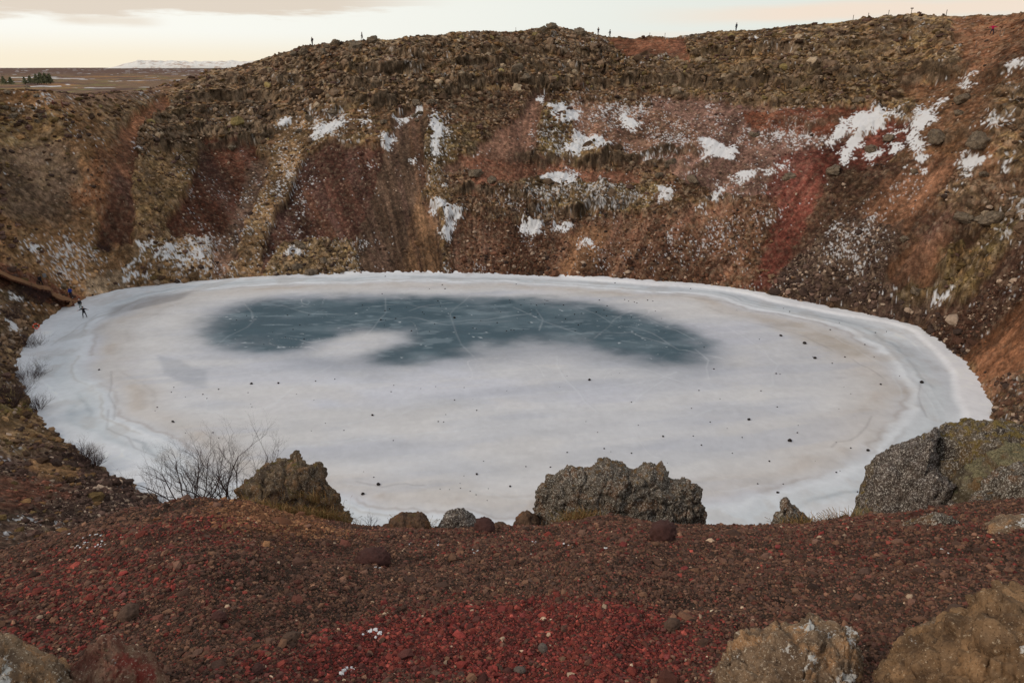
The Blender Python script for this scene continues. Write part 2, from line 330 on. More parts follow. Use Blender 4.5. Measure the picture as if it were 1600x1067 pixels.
SNOWP = [
 [(1328,180),(1380,172),(1408,168),(1412,176),(1372,198),(1348,214),(1330,246),(1312,248),(1318,225),(1334,205)],
 [(1424,170),(1452,175),(1468,182),(1440,196),(1438,214),(1452,244),(1432,252),(1424,214)],
 [(1502,238),(1558,243),(1522,263),(1497,287),(1504,262)], [(1094,214),(1152,224),(1147,246),(1100,242)],
 [(1478,150),(1486,153),(1462,172),(1456,168)], [(1164,262),(1190,260),(1168,280),(1136,278)], [(1290,218),(1312,208),(1308,222),(1292,226)],
 [(668,313),(700,322),(727,325),(722,340),(700,342),(676,326)], [(813,339),(852,341),(846,358),(822,356)], [(860,347),(900,341),(890,356),(870,357)],
 [(1020,294),(1056,291),(1040,318),(1030,304)], [(596,205),(615,204),(611,229),(597,226)], [(486,206),(530,188),(545,192),(502,220)],
 [(435,192),(456,186),(450,201),(437,203)], [(207,206),(214,214),(218,234),(211,228)], [(614,178),(650,166),(684,159),(652,174),(620,186)],
 [(232,120),(258,110),(252,118),(236,124)], [(1500,122),(1528,122),(1524,128),(1504,128)], [(1170,58),(1186,62),(1180,76),(1170,70)],
 [(885,228),(905,222),(925,232),(900,250),(886,244)], [(840,268),(905,265),(900,290),(860,292)], [(563,170),(578,150),(570,172)], [(44,385),(62,384),(64,396),(50,397)],
 [(55,402),(70,403),(62,412)], [(1430,262),(1445,260),(1440,272)], [(1285,272),(1302,276),(1294,283)], [(1372,462),(1380,460),(1376,468)],
 [(1455,465),(1480,458),(1470,476),(1440,480)], [(1570,110),(1600,95),(1600,104),(1575,116)], [(570,200),(580,200),(576,208)],
 [(10,457),(30,463),(48,473),(28,470)], [(10,500),(35,508),(30,520),(8,514)], [(1540,160),(1560,175),(1575,200),(1555,205),(1545,185)], [(1000,240),(1020,240),(1016,250)],
 [(1120,285),(1135,283),(1122,310),(1112,320)], [(676,176),(690,190),(688,230),(678,260),(672,220)], [(1240,212),(1268,208),(1262,220)], [(1395,215),(1412,222),(1400,240),(1385,236)], [(1220,245),(1240,252),(1222,258)],
 [(855,165),(905,170),(900,185),(880,200),(862,190)], [(893,205),(935,215),(955,235),(925,245),(900,232)], [(965,175),(1000,190),(995,205),(970,195)], [(845,140),(852,142),(848,165),(840,160)], [(560,190),(575,188),(570,195)], [(640,240),(655,232),(650,255)], [(230,385),(262,380),(285,392),(300,410),(270,405),(240,398)], [(300,388),(330,398),(335,415),(310,408)], [(210,380),(222,378),(225,400),(214,402)], [(180,425),(230,415),(245,425),(200,432)],
 [(1190,262),(1200,258),(1206,268),(1195,270)], [(1205,245),(1225,242),(1215,252)], [(1350,235),(1380,225),(1376,240),(1358,246)], [(1090,330),(1100,300),(1104,318)], [(900,365),(925,372),(930,385),(910,380)], [(1560,245),(1590,235),(1575,255)], [(1320,185),(1332,200),(1310,215),(1300,214)], [(1420,195),(1400,205),(1388,206),(1405,196)], [(445,395),(470,385),(480,392),(455,402)], [(690,290),(700,285),(704,300)], [(688,345),(710,345),(705,365),(695,370)], [(1020,320),(1030,318),(1026,328)],
]
_allp = _pts+[dens(p, step=6) for p in SNOWP]
_cat = np.concatenate(_allp); _mx, _my, _md = march(_cat[:, 0], _cat[:, 1])
_o = 0; _wp = []
for p in _allp: _wp.append((_mx[_o:_o+len(p)], _my[_o:_o+len(p)])); _o += len(p)
for (z, (wx, wy)) in zip(ZONES, _wp):
    m = W.mask(wx, wy).astype(np.float32); m = blur(m, z[7]*.3/W.res/2)[..., None]
    v = np.array((*col(*z[1]), z[2], z[3], z[4], z[5], z[6]), np.float32); W.a = W.a*(1-m)+v*m
SNOWM = Map(-180, 160, 6, 260, .25, 1)
for (wx, wy) in _wp[len(ZONES):]:
    SNOWM.a[..., 0] = np.maximum(SNOWM.a[..., 0], W.mask(wx, wy))
SNOWM.a = blur(SNOWM.a, 2)

LEDGES = [ # polyline, height, how far the shelf runs back
 ([(960,132),(1060,135),(1150,132),(1300,128),(1450,127),(1600,121),(1700,118)], 1.8, 7),
 ([(640,150),(790,135),(860,138),(960,134)], 1.6, 5),
 ([(800,246),(850,252),(950,258),(1060,243),(1110,238)], 1.9, 6), ([(1000,262),(1080,262),(1110,258)], 1.2, 4),
 ([(820,328),(900,334),(985,325)], 2.0, 5), ([(1190,190),(1250,196),(1310,200)], 1.3, 3), ([(1430,212),(1470,224),(1520,228),(1550,224)], 1.6, 4),
 ([(240,240),(300,228),(400,222),(470,190),(560,165),(620,160)], 1.5, 5), ([(980,96),(1100,90),(1300,75),(1440,68),(1500,72)], 1.3, 5), ([(700,300),(790,300),(830,318)], 1.3, 4),
 ([(1300,55),(1400,50),(1480,52)], 1.2, 4), ([(500,110),(600,112),(700,108),(800,100)], 1.4, 5), ([(300,160),(400,150),(480,130)], 1.4, 4)]
LED = []
for poly, A, L in LEDGES:
    p = dens(poly, False); x, y, d = march(p[:, 0], p[:, 1]); ph = np.arctan2(y-CY, x-CX); o = np.argsort(ph)
    LED.append((ph[o], np.hypot(x-CX, y-CY)[o], A, L))

# foreground map: redness, ochre, bare
FG = Map(-14, 14, 0, 16, .05, 3)
FGZ = [([(-200,900),(60,865),(250,880),(310,930),(260,990),(120,1010),(-200,1080)], 0, .42, .8), ([(150,830),(330,800),(420,830),(300,860),(150,860)], 0, .4, .4),
       ([(400,1090),(520,985),(640,955),(760,948),(850,932),(960,935),(1080,965),(1140,990),(1120,1100)], 0, .85, .3), ([(1000,1090),(1060,975),(1120,990),(1130,1090)], 0, .8, .3),
       ([(560,840),(900,812),(1120,850),(1000,900),(700,880)], 0, .1, .8), ([(300,790),(440,785),(550,835),(430,850),(330,830)], 1, .9, .4), ([(1200,820),(1600,790),(1600,900),(1250,880)], 0, .12, .8)]
for poly, ch, v, fe in FGZ:
    p = dens(poly); x, y, d = march(p[:, 0], p[:, 1]); m = blur(FG.mask(x, y).astype(np.float32), fe/FG.res/2)
    FG.a[..., ch] = np.maximum(FG.a[..., ch], m*v)

def terrain(x, y, want_color=True, shift=None):
    z, rho, phi, t, d = base(x, y)
    wx = x+.7*fbm(x/4, y/4, 4, 1)+.8*fbm(x, y, 2, 5); wy = y+.7*fbm(x/4+9, y/4, 4, 2)+.8*fbm(x+5, y, 2, 6)
    w = W.sample(wx, wy)
    rock, snow, moss, scree, stones = (w[..., 3+i] for i in range(5))
    farw = sm(14, 26, d)
    shelf = sm(-.02, .06, t)
    ledm = np.zeros(x.shape)
    for ph, rh, A, L in LED:
        inside = (phi > ph[0]-.05) & (phi < ph[-1]+.05) & (np.abs(rho-np.interp(phi, ph, rh)) < 25)
        if not inside.any(): continue
        P = phi[inside]; rc = np.interp(P, ph, rh)+1.1*vn(P*30, P*0, 1)+.6*vn(P*90, P*0+3, 4)+.3*vn(P*260, P*0+3, 5)
        env = sm(ph[0]-.01, ph[0]+.03, P)*(1-sm(ph[-1]-.03, ph[-1]+.01, P))*(.65+.5*vn(P*22, P*0+5, 6))
        e = rho[inside]-rc
        z[inside] += A*env*(np.where(e > 0, np.exp(-np.maximum(e, 0)/L), 0)*sm(0, .9, e) - .45*np.exp(-(np.minimum(e, 0)/1.3)**2)*(e < 0))
        ledm[inside] = np.maximum(ledm[inside], np.clip(A*env/1.2, 0, 1)*sm(-.1, .15, e)*(1-sm(.8, 1.2, e)))
        if shift is not None: shift[inside] += A*.5*env*sm(.15, 1.0, e)*np.exp(-np.maximum(e-.9, 0)/2.2)
    # rock relief
    f1, f2, cid = worley(x/2.6+.4*vn(x/2, y/2, 3), y/2.6, 1)
    g1, g2, gid = worley(x/.95, y/.95+.3*vn(x, y, 4), 2)
    rk = rock*shelf*farw
    lump = sm(.02, .32, f2-f1); lump2 = sm(.03, .4, g2-g1)
    patch = sm(-.35, .35, fbm(x/9, y/9, 3, 7))
    z = z+rk*(1-.6*sm(.86, .99, t))*(1.15*lump*(.5+.6*cid)*patch+.40*lump2*(.5+.6*gid)+1.1*(fbm(x/5, y/5, 4, 2))+.25*ridged(x/1.3, y/1.3, 3, 3))
    # lava layers: benches and short faces along the contours
    hb = (z+2.4*fbm(phi*9, rho/30, 3, 3)+.5*fbm(x/3, y/3, 2, 6))/3.3; fr = hb-np.floor(hb); bench = np.clip((rock-.45)*2.2, 0, 1)*shelf*farw*(1-sm(.9, .98, t))*sm(-.3, .1, fbm(phi*14, z/6, 3, 2))
    z = z+bench*1.5*(sm(.5, .95, fr)-fr+.15); face = bench*sm(.5, .62, fr)*(1-sm(.9, .98, fr))
    z = z-farw*shelf*1.1*np.clip(scree, 0, 1)*sm(.03, .12, t)
    # vegetation hummocks / scree gullies
    hum = fbm(x/1.6, y/1.6, 4, 5)
    z = z+farw*shelf*(moss*.28*hum+.22*fbm(x/14, y/14, 3, 6)*2.2*sm(0, .3, t)*(1-sm(1.6, 3, t)))
    gul = fbm(phi*26, rho/40, 4, 3)
    z = z+farw*shelf*scree*.55*gul*sm(0, .15, t)
    st = np.clip(stones, 0, 1)*farw*shelf; sf1, sf2, sid = worley(x/.55, y/.55, 5)
    z = z+st*.16*(1-sm(.15, .5, sf1))*(sid > 0)
    z = z+farw*sm(1.1, 2, t)*.5*fbm(x/6, y/6, 4, 2)*sm(0, 1, t)
    # foreground
    nr = 1-farw
    if nr.max() > 0:
        z = z+nr*(.13*fbm(x/1.3, y/1.3, 3, 1)*sm(1.5, 5, d)+.055*fbm(x/.3, y/.3, 3, 2)+.012*fbm(x/.06, y/.06, 2, 3))
    if not want_color: return z
    # ---- colour
    c = w[..., :3].copy()
    onw = (farw > 0) & (t > -.05) & (t < 1.15); u_ = np.where(onw, phi*105, x); v_ = np.where(onw, (rho+z)*.95, y); fine = fbm(u_/.8, v_/.7, 4, 3); mid = fbm(x/6, y/6, 4, 5)
    streak = fbm(phi*55+.4*fbm(x/8, y/8, 2, 1), rho/22, 4, 6)
    def mixc(c, rgb, m): return c*(1-m[..., None])+np.asarray(rgb)*m[..., None]
    lin = rho-np.interp(phi, PG, ST)
    # stone tone per block, brown pockets between
    m = np.clip(rock, 0, 1)*lump2*sm(-.2, .5, gid+.6*fine); c = mixc(c, col(128, 114, 98), m*.6)
    m = np.clip(rock, 0, 1)*sm(.05, .5, fbm(x/3, y/3, 4, 2)); c = mixc(c, col(104, 68, 48), m*.6)
    m = np.clip(rock, 0, 1)*sm(.1, .5, fbm(x/2.2, y/2.2, 4, 4)); c = mixc(c, col(84, 72, 60), m*.5)
    m = np.clip(moss, 0, 1)*sm(.08, .22, fbm(u_/3.4+7, v_/1.1, 4, 1)); c = mixc(c, col(132, 114, 74), np.clip(m*.75, 0, 1))
    m = np.clip(moss, 0, 1)*sm(.0, .35, fbm(u_/3.5, v_/1.8+9, 4, 7)); c = mixc(c, col(80, 60, 34), m*.7)
    m = np.clip(moss, 0, 1)*sm(.12, .4, fbm(u_/1.6, v_/1.0+3, 3, 0)); c = mixc(c, col(138, 108, 72), m*.5)
    m = np.clip(scree, 0, 1); c = c*np.exp(m*(.8*streak+.35*fbm(phi*150, rho/9, 3, 5)))[..., None]
    m2 = m*sm(.1, .5, fbm(phi*18+3, rho/30, 3, 2)); c = mixc(c, col(104, 72, 52), m2*.3)
    m2 = m*sm(.1, .5, fbm(phi*24+13, rho/26, 3, 4)); c = mixc(c, col(84, 62, 58), m2*.4)
    m = st*(1-sm(.2, .45, sf1))*(sid > 0); c = mixc(c, col(130, 112, 96), m*sm(.3, .9, sid)); c = mixc(c, col(74, 60, 54), m*(1-sm(.1, .4, sid))*.8)
    grain = fbm(u_/.42+3, v_/.38, 3, 6)
    k = .5+.6*np.clip(rock, 0, 1)
    c = c*np.exp(np.clip(1.6*k*fine+1.0*mid+1.3*k*grain+.04, -1.2, .75))[..., None]
    m = sm(.20, .36, fbm(u_/.8+31, v_/.6, 3, 2))*(.08+.92*np.clip(rock+.2*stones, 0, 1)); c = mixc(c, col(156, 138, 116), m*.65)
    m = sm(.10, .26, fbm(u_/1.1+51, v_/.6, 4, 7))*(.12+.88*np.clip(rock+.3*stones, 0, 1)); c = mixc(c, col(46, 36, 28), m*.8)
    fcol = np.ones(c.shape)*col(96, 82, 68)*np.exp(1.5*fbm(phi*60, v_/1.4, 4, 2)+.9*fbm(u_/.5, v_/.5, 3, 5))[..., None]; c = c*(1-face[..., None]*.65)+fcol*face[..., None]*.65
    if ledm.max() > 0:
        lc = np.ones(c.shape)*col(84, 72, 60)*np.exp(1.6*fbm(phi*80, v_/1.6, 4, 2)+.9*fbm(u_/.5, v_/.5, 3, 5))[..., None]; c = c*(1-ledm[..., None]*.8)+lc*ledm[..., None]*.8
    if shift is not None: shift += np.clip(rock, 0, 1)*farw*sm(.02, .1, t)*(1-sm(.9, 1, t))*(1.1*fbm(u_/1.6, v_/1.2, 3, 4)+.5*fbm(u_/.6, v_/.5, 2, 1))
    # outside plain: heath with purple birch scrub and ochre grass, snow strips
    o = sm(1.15, 1.6, t)*farw
    pl = col(112, 90, 72)*np.ones(c.shape); far = sm(700, 3000, d)
    n = fbm(x/40, y/60, 4, 1)
    pl = mixc(pl, col(92, 72, 66), sm(-.1, .25, n)); pl = mixc(pl, col(140, 104, 66), sm(.1, .4, fbm(x/30+5, y/24, 4, 5))*(1-far*.8)); pl = mixc(pl, col(112, 104, 66), sm(.15, .4, fbm(x/22, y/22, 4, 6))*.8)
    pl = mixc(pl, col(88, 66, 60), far*.85)
    pl = pl*(1+.3*fbm(x/3, y/3, 4, 2))[..., None]
    c = c*(1-o[..., None])+pl*o[..., None]
    # snow
    sn = SNOWM.sample(x+.7*fbm(x/1.6, y/1.6, 3, 3), y+.9*fbm(x/1.6+4, y/1.6, 3, 4))[..., 0]
    spk = fbm(u_/.42, v_/.42, 3, 6, .8)/.27; pat = fbm(x/7, y/7, 3, 4)
    sd = np.clip(snow, 0, 1)*(1-o)
    thr = 2.45-2.5*sd-2.3*pat-1.0*fbm(x/2.5, y/2.5, 2, 5)
    ms = sm(thr, thr+.5, spk)*sm(.0, .06, sd)*sm(16, 26, d)*.75
    ms = np.maximum(ms, sm(.54, .70, 1.2*sn+.24*spk*(sn > .02)+.75*fbm(u_/2.6, v_/1.3, 4, 1)*(sn > .02)))
    strip = sm(.47, .50, fbm(x/46+3, y/44, 4, 0)+.05*fbm(x/5, y/5, 2, 1))*o*sm(160, 260, d)
    strip2 = sm(.30, .36, fbm(x/9+3, y/7, 4, 0))*o*(1-sm(190, 330, d))*.9
    ms = np.clip(np.maximum(ms, np.maximum(strip, strip2)), 0, 1)
    # damp, dusted line at the shore, drift on the right shore
    c = mixc(c, np.array((.80, .80, .81)), ms)
    z = z+np.clip(sn, 0, 1)*.25*farw
    # foreground
    if nr.max() > 0:
        f = FG.sample(x+.25*fbm(x/.8, y/.8, 3, 1), y+.25*fbm(x/.8+3, y/.8, 3, 2))
        fc = np.ones(c.shape)*col(66, 54, 46); fc = mixc(fc, col(84, 44, 40), f[..., 0]); fc = mixc(fc, col(94, 66, 48), f[..., 1])
        fc = fc*(1+.5*fbm(x/.12, y/.12, 3, 3)+.3*fbm(x/.9, y/.9, 3, 4))[..., None]
        c = c*farw[..., None]+fc*(1-farw[..., None])
    lum = (c@np.array((.3, .55, .15)))[..., None]; c = (lum+(c-lum)*.9)*np.where(ms > .5, 1, (1.02, 1.0, .90)) if False else np.where(ms[..., None] > .5, c, (lum+(c-lum)*.92)*np.array((1.01, .965, .90)))
    return z, np.clip(c, .01, .85), ms

# ------------------------------------------------------------------ helpers: objects
COL = SC.collection
def mesh_np(name, V, Fc, colr=None, smooth=True):
    me = bpy.data.meshes.new(name); V = np.ascontiguousarray(V, np.float32); Fc = np.ascontiguousarray(Fc, np.int32); k = Fc.shape[1]
    me.vertices.add(len(V)); me.vertices.foreach_set('co', V.ravel())
    me.loops.add(Fc.size); me.loops.foreach_set('vertex_index', Fc.ravel())
    me.polygons.add(len(Fc)); me.polygons.foreach_set('loop_start', np.arange(0, Fc.size, k, dtype=np.int32)); me.polygons.foreach_set('loop_total', np.full(len(Fc), k, np.int32))
    me.polygons.foreach_set('use_smooth', np.full(len(Fc), smooth, bool))
    if colr is not None:
        at = me.color_attributes.new('Col', 'FLOAT_COLOR', 'POINT'); c4 = np.ones((len(V), 4), np.float32); c4[:, :colr.shape[1]] = colr; at.data.foreach_set('color', c4.ravel())
    me.update(); me.validate(); return me
def link(name, me, mat=None, parent=None, loc=None, rot=None, scale=None):
    o = bpy.data.objects.new(name, me); COL.objects.link(o)
    if mat is not None and me is not None and not me.materials: me.materials.append(mat)
    if parent: o.parent = parent
    if loc is not None: o.location = loc
    if rot is not None: o.rotation_euler = rot
    if scale is not None: o.scale = scale if hasattr(scale, '__len__') else (scale,)*3
    return o
def tag(o, label=None, cat=None, group=None, kind=None):
    for k, v in (('label', label), ('category', cat), ('group', group), ('kind', kind)):
        if v: o[k] = v
    return o
def gridfaces(nr, nc, wrap=False):
    i = np.arange(nr-1)[:, None]*nc; j = np.arange(nc if wrap else nc-1)[None]; j2 = (j+1) % nc
    return np.stack([i+j, i+j2, i+nc+j2, i+nc+j], -1).reshape(-1, 4)
def ground(x, y): 
    return float(terrain(np.array([float(x)]), np.array([float(y)]), False)[0])
def groundv(x, y): return terrain(np.asarray(x, float), np.asarray(y, float), False)

# ------------------------------------------------------------------ helpers: materials
def mat(name, build, rough=.9, spec=.2):
    m = bpy.data.materials.new(name); m.use_nodes = True; nt = m.node_tree; b = nt.nodes['Principled BSDF']
    b.inputs['Roughness'].default_value = rough; b.inputs['Specular IOR Level'].default_value = spec
    build(nt, nt.nodes, nt.links, b); return m
def nnoise(nt, scale, detail=5, rough=.6, vec=None, kind='ShaderNodeTexNoise'):
    n = nt.nodes.new(kind); n.inputs['Scale'].default_value = scale
    if kind == 'ShaderNodeTexNoise': n.inputs['Detail'].default_value = detail; n.inputs['Roughness'].default_value = rough
    if vec is None:
        g = nt.nodes.new('ShaderNodeNewGeometry'); vec = g.outputs['Position']
    nt.links.new(vec, n.inputs['Vector']); return n
def nmap(nt, v, a, b, c=0., d=1., smooth=True):
    n = nt.nodes.new('ShaderNodeMapRange'); n.interpolation_type = 'SMOOTHSTEP' if smooth else 'LINEAR'
    nt.links.new(v, n.inputs[0])
    for i, q in enumerate((a, b, c, d)): n.inputs[i+1].default_value = q
    return n.outputs[0]
def nmix(nt, f, a, b, blend='MIX'):
    n = nt.nodes.new('ShaderNodeMix'); n.data_type = 'RGBA'; n.blend_type = blend
    for s, v in ((n.inputs['Factor'], f), (n.inputs['A'], a), (n.inputs['B'], b)):
        if isinstance(v, (int, float)): s.default_value = v
        elif isinstance(v, (tuple, list, np.ndarray)): s.default_value = (*[float(q) for q in v], 1)
        else: nt.links.new(v, s)
    return n.outputs['Result']
def nbump(nt, v, strength, dist, b):
    n = nt.nodes.new('ShaderNodeBump'); n.inputs['Strength'].default_value = strength; n.inputs['Distance'].default_value = dist
    nt.links.new(v, n.inputs['Height']); nt.links.new(n.outputs[0], b.inputs['Normal'])
def m_ground(nt, N, L, b):
    a = N.new('ShaderNodeVertexColor'); a.layer_name = 'Col'
    n1 = nnoise(nt, 3.5, 6, .7); n2 = nnoise(nt, 26, 4, .65)
    c = nmix(nt, 1.0, a.outputs[0], nmap(nt, n1.outputs['Fac'], .28, .72, .45, 1.5, False), 'MULTIPLY')
    c = nmix(nt, 1.0, c, nmap(nt, n2.outputs['Fac'], .3, .7, .7, 1.3, False), 'MULTIPLY'); c = nmix(nt, a.outputs[1], c, a.outputs[0])
    L.new(c, b.inputs['Base Color']); nbump(nt, n1.outputs['Fac'], .9, .3, b)
M_ground = mat('volcanic_ground', m_ground, .95, .1)
def m_vcol(nt, N, L, b):
    a = N.new('ShaderNodeVertexColor'); a.layer_name = 'Col'
    n1 = nnoise(nt, 90, 4, .7); c = nmix(nt, 1.0, a.outputs[0], nmap(nt, n1.outputs['Fac'], .2, .8, .6, 1.35, False), 'MULTIPLY')
    L.new(c, b.inputs['Base Color']); nbump(nt, n1.outputs['Fac'], .8, .006, b)
M_stone = mat('loose_scoria', m_vcol, .95, .15)
def plain_mat(name, rgb, rough=.8, scale=20, var=.15, spec=.25):
    def f(nt, N, L, b):
        n = nnoise(nt, scale, 4); c = nmix(nt, 1.0, tuple(S2L(rgb)), nmap(nt, n.outputs['Fac'], .2, .8, 1-var, 1+var, False), 'MULTIPLY'); L.new(c, b.inputs['Base Color'])
    return mat(name, f, rough, spec)
def rock_mat(name, dark, mid, pale, palecov=.55,  moss=None, mosscov=.4, scale=1.0, rust=None, white=None, bump=.9):
    def f(nt, N, L, b):
        g = N.new('ShaderNodeNewGeometry'); P = g.outputs['Position']
        a = nnoise(nt, 3*scale, 7, .65, P); k = nnoise(nt, 16*scale, 6, .75, P); s = nnoise(nt, 38*scale, 5, .7, P)
        c = nmix(nt, nmap(nt, a.outputs['Fac'], .38, .62), tuple(col(*dark)), tuple(col(*mid)))
        if rust: 
            r = nnoise(nt, 2.1*scale, 6, .6, P); c = nmix(nt, nmap(nt, r.outputs['Fac'], .5, .64), c, tuple(col(*rust)))
        c = nmix(nt, nmap(nt, k.outputs['Fac'], palecov, palecov+.08), c, tuple(col(*pale)))
        c = nmix(nt, nmap(nt, s.outputs['Fac'], palecov+.03, palecov+.12), c, tuple(np.minimum(col(*pale)*1.4, .75)))
        c = nmix(nt, nmap(nt, s.outputs['Fac'], .34, .46, 1, 0), c, tuple(col(*dark)*.6))
        if white:
            q = nnoise(nt, 1.7*scale, 8, .72, P); c = nmix(nt, nmap(nt, q.outputs['Fac'], white, white+.03), c, (.52, .50, .46))
        if moss:
            sx = N.new('ShaderNodeSeparateXYZ'); L.new(g.outputs['Normal'], sx.inputs[0]); q = nnoise(nt, 4*scale, 6, .6, P)
            ad = N.new('ShaderNodeMath'); ad.operation = 'MULTIPLY_ADD'; L.new(sx.outputs[2], ad.inputs[0]); ad.inputs[1].default_value = .35; L.new(q.outputs['Fac'], ad.inputs[2])
            lo = 1.0-mosscov; c = nmix(nt, nmap(nt, ad.outputs[0], lo, lo+.12), c, nmix(nt, nmap(nt, s.outputs['Fac'], .4, .6), tuple(col(*moss)*.35), tuple(col(*moss)*1.15)))
        L.new(c, b.inputs['Base Color']); nbump(nt, k.outputs['Fac'], bump, .04/scale, b)
    return mat(name, f, .95, .12)

# ------------------------------------------------------------------ ground sheet (one heightfield, finer near the camera and where the walls show)
def build_ground():
    r = np.r_[np.geomspace(.6, 14, 430), np.arange(14.12, 46, .17), np.arange(46.2, 114, .28), np.arange(114, 186, .19), np.geomspace(186.4, 15000, 210)]
    a = np.radians(np.r_[np.linspace(-180, -50, 60)[:-1], np.arange(-50, 50, .072), np.linspace(50, 180, 60)])
    R, A = np.meshgrid(r, a, indexing='ij'); X = R*np.sin(A); Y = R*np.cos(A)
    sh = np.zeros(X.shape); z, c, ms = terrain(X, Y, True, sh); rr = np.hypot(X-CX, Y-CY); X = X-(X-CX)/rr*sh; Y = Y-(Y-CY)/rr*sh
    V = np.stack([X, Y, z], -1).reshape(-1, 3); Fq = gridfaces(len(r), len(a))[:, ::-1]
    keep = ~(z.ravel()[Fq] < -1.6).all(1); Fq = Fq[keep]
    used = np.zeros(len(V), bool); used[Fq.ravel()] = True; idx = np.cumsum(used)-1
    V = V[used]; C = np.concatenate([c, ms[..., None]], -1).reshape(-1, 4)[used]; Fq = idx[Fq]
    o = link('ground', mesh_np('ground', V, Fq, C), M_ground); tag(o, 'red and brown volcanic crater ground sloping down to the frozen lake', kind='structure')
build_ground()

# ------------------------------------------------------------------ frozen lake
ICE = Map(-76, 64, 36, 124, .11, 6)   # teal | grey | white line | tan stain | dark line | spare
def paint(poly, ch, v, fe):
    x, y = onplane(*dens(poly).T); m = blur(ICE.mask(x, y).astype(np.float32), fe/ICE.res/2); ICE.a[..., ch] = np.maximum(ICE.a[..., ch], m*v)
def erase(poly, ch, v, fe):
    x, y = onplane(*dens(poly).T); m = blur(ICE.mask(x, y).astype(np.float32), fe/ICE.res/2); ICE.a[..., ch] *= 1-m*v
def stroke(poly, ch, v, w):
    p = dens(poly, False, 14); x, y = onplane(*p.T); n = len(x); j = np.random.RandomState(len(poly)+int(poly[0][0])); 
    x = x+.25*fbm(x*.8, y*.8, 2, 1)*2; y = y+.35*fbm(x*.8, y*.8, 2, 3)*2
    ICE.a[..., ch] = np.maximum(ICE.a[..., ch], v*ICE.line(x, y, w))
paint([(312,515),(335,492),(380,476),(430,466),(520,463),(650,462),(800,464),(900,471),(985,486),(1050,504),(1090,520),(1125,548),(1105,560),(1050,570),(985,560),(930,546),(870,534),(800,530),(745,548),(690,562),(600,570),(545,566),(570,548),(645,538),(640,522),(580,512),(540,520),(500,535),(450,550),(395,553),(340,540)], 0, 1, 5.0)
paint([(300,498),(350,478),(420,462),(520,460),(900,466),(1000,484),(1110,524),(1150,555),(1110,590),(1000,580),(860,552),(740,570),(600,582),(480,580),(420,560),(320,550)], 1, .85, 4.5)
erase([(480,556),(540,522),(600,516),(645,528),(600,545),(540,562)], 1, .8, 2.5)
paint([(245,555),(282,562),(300,574),(324,578),(322,608),(290,600),(258,585)], 1, .42, .5); paint([(1040,585),(1100,572),(1160,560),(1150,580),(1090,592)], 1, .4, .8)
paint([(540,560),(640,548),(700,540),(690,580),(560,600)], 1, .35, 2.5)
paint([(430,650),(720,612),(960,588),(1000,600),(700,640),(450,680)], 1, .12, .8); paint([(600,740),(1000,690),(1200,700),(900,740)], 1, .10, 1.5)
for pl in [[(870,556),(878,585),(905,610),(932,642)], [(735,462),(700,490),(722,540),(735,556)], [(602,464),(600,490),(570,525),(500,560)], [(440,476),(470,488),(540,492)], [(385,474),(402,500),(385,512),(355,526),(340,540)],
           [(800,480),(860,506),(905,520),(985,520),(1050,540)], [(905,480),(960,505),(1020,520),(1060,545),(1130,560)], [(1088,545),(1104,562),(1110,590)], [(930,530),(960,500),(985,485)], [(530,512),(640,495),(700,508),(800,500)], [(660,505),(760,500),(830,490)],
           [(325,610),(330,640),(380,652),(430,632),(465,600),(520,572)], [(470,600),(600,597),(700,588)], [(535,665),(700,630),(870,612),(1000,600),(1060,580)], [(1135,510),(1190,545),(1215,570),(1205,600),(1160,625),(1100,645),(1060,652)], [(980,640),(1010,610),(1040,590)],
           [(255,545),(290,556),(308,570),(345,577)], [(540,756),(700,762),(830,780)], [(1130,768),(1260,752),(1340,730)], [(1435,600),(1460,640),(1470,660)], [(1452,595),(1480,650)], [(1370,530),(1420,560),(1445,590)], [(410,482),(440,478),(480,480)], [(560,480),(620,476),(700,482),(760,478)], [(1000,492),(1040,512),(1085,530)],
           [(840,484),(850,500),(845,515)], [(640,486),(660,478),(705,474)], [(850,575),(1010,578),(1080,600)], [(430,700),(640,680),(820,660)], [(1180,480),(1240,500),(1330,540),(1395,580),(1412,620)]]:
    stroke(pl, 2, .7, .10)
for pl in [[(174,640),(163,655),(168,668),(200,682),(230,708),(270,720),(330,735),(430,748)], [(170,580),(176,600),(168,620),(185,634),(180,655)], [(150,506),(200,480),(260,458),(330,452),(440,440)], [(1180,505),(1240,520),(1300,545)], [(1330,560),(1380,590)], [(560,752),(600,758),(660,757)], [(80,540),(110,520),(155,490),(230,466)],[(960,448),(1060,462),(1200,482)], [(240,434+12),(400,442),(600,437),(800,441),(1000,452)], [(1300,700),(1340,680),(1365,650)], [(1440,597),(1436,620),(1446,650)]]:
    stroke(pl, 4, .55, .11)
paint([(175,480),(240,462),(300,456),(282,468),(200,486),(165,498)], 4, .95, .9); paint([(1165,492),(1235,502),(1330,535),(1400,565),(1330,560),(1240,525)], 3, .75, 2.0); paint([(1395,590),(1430,600),(1420,640),(1400,620)], 3, .7, 1.5)
paint([(1380,530),(1440,545),(1500,590),(1530,640),(1500,650),(1460,590)], 1, .45, 2.5); paint([(1100,450),(1260,480),(1400,520),(1300,500),(1160,468)], 1, .35, 1.2); paint([(1000,444),(1060,448),(1100,458),(1000,452)], 1, .35, .8)
paint([(640,432),(820,434),(1040,446),(1040,450),(820,438),(640,435)], 4, .35, .5)
paint([(60,600),(150,560),(160,700),(110,680)], 5, .5, 4)

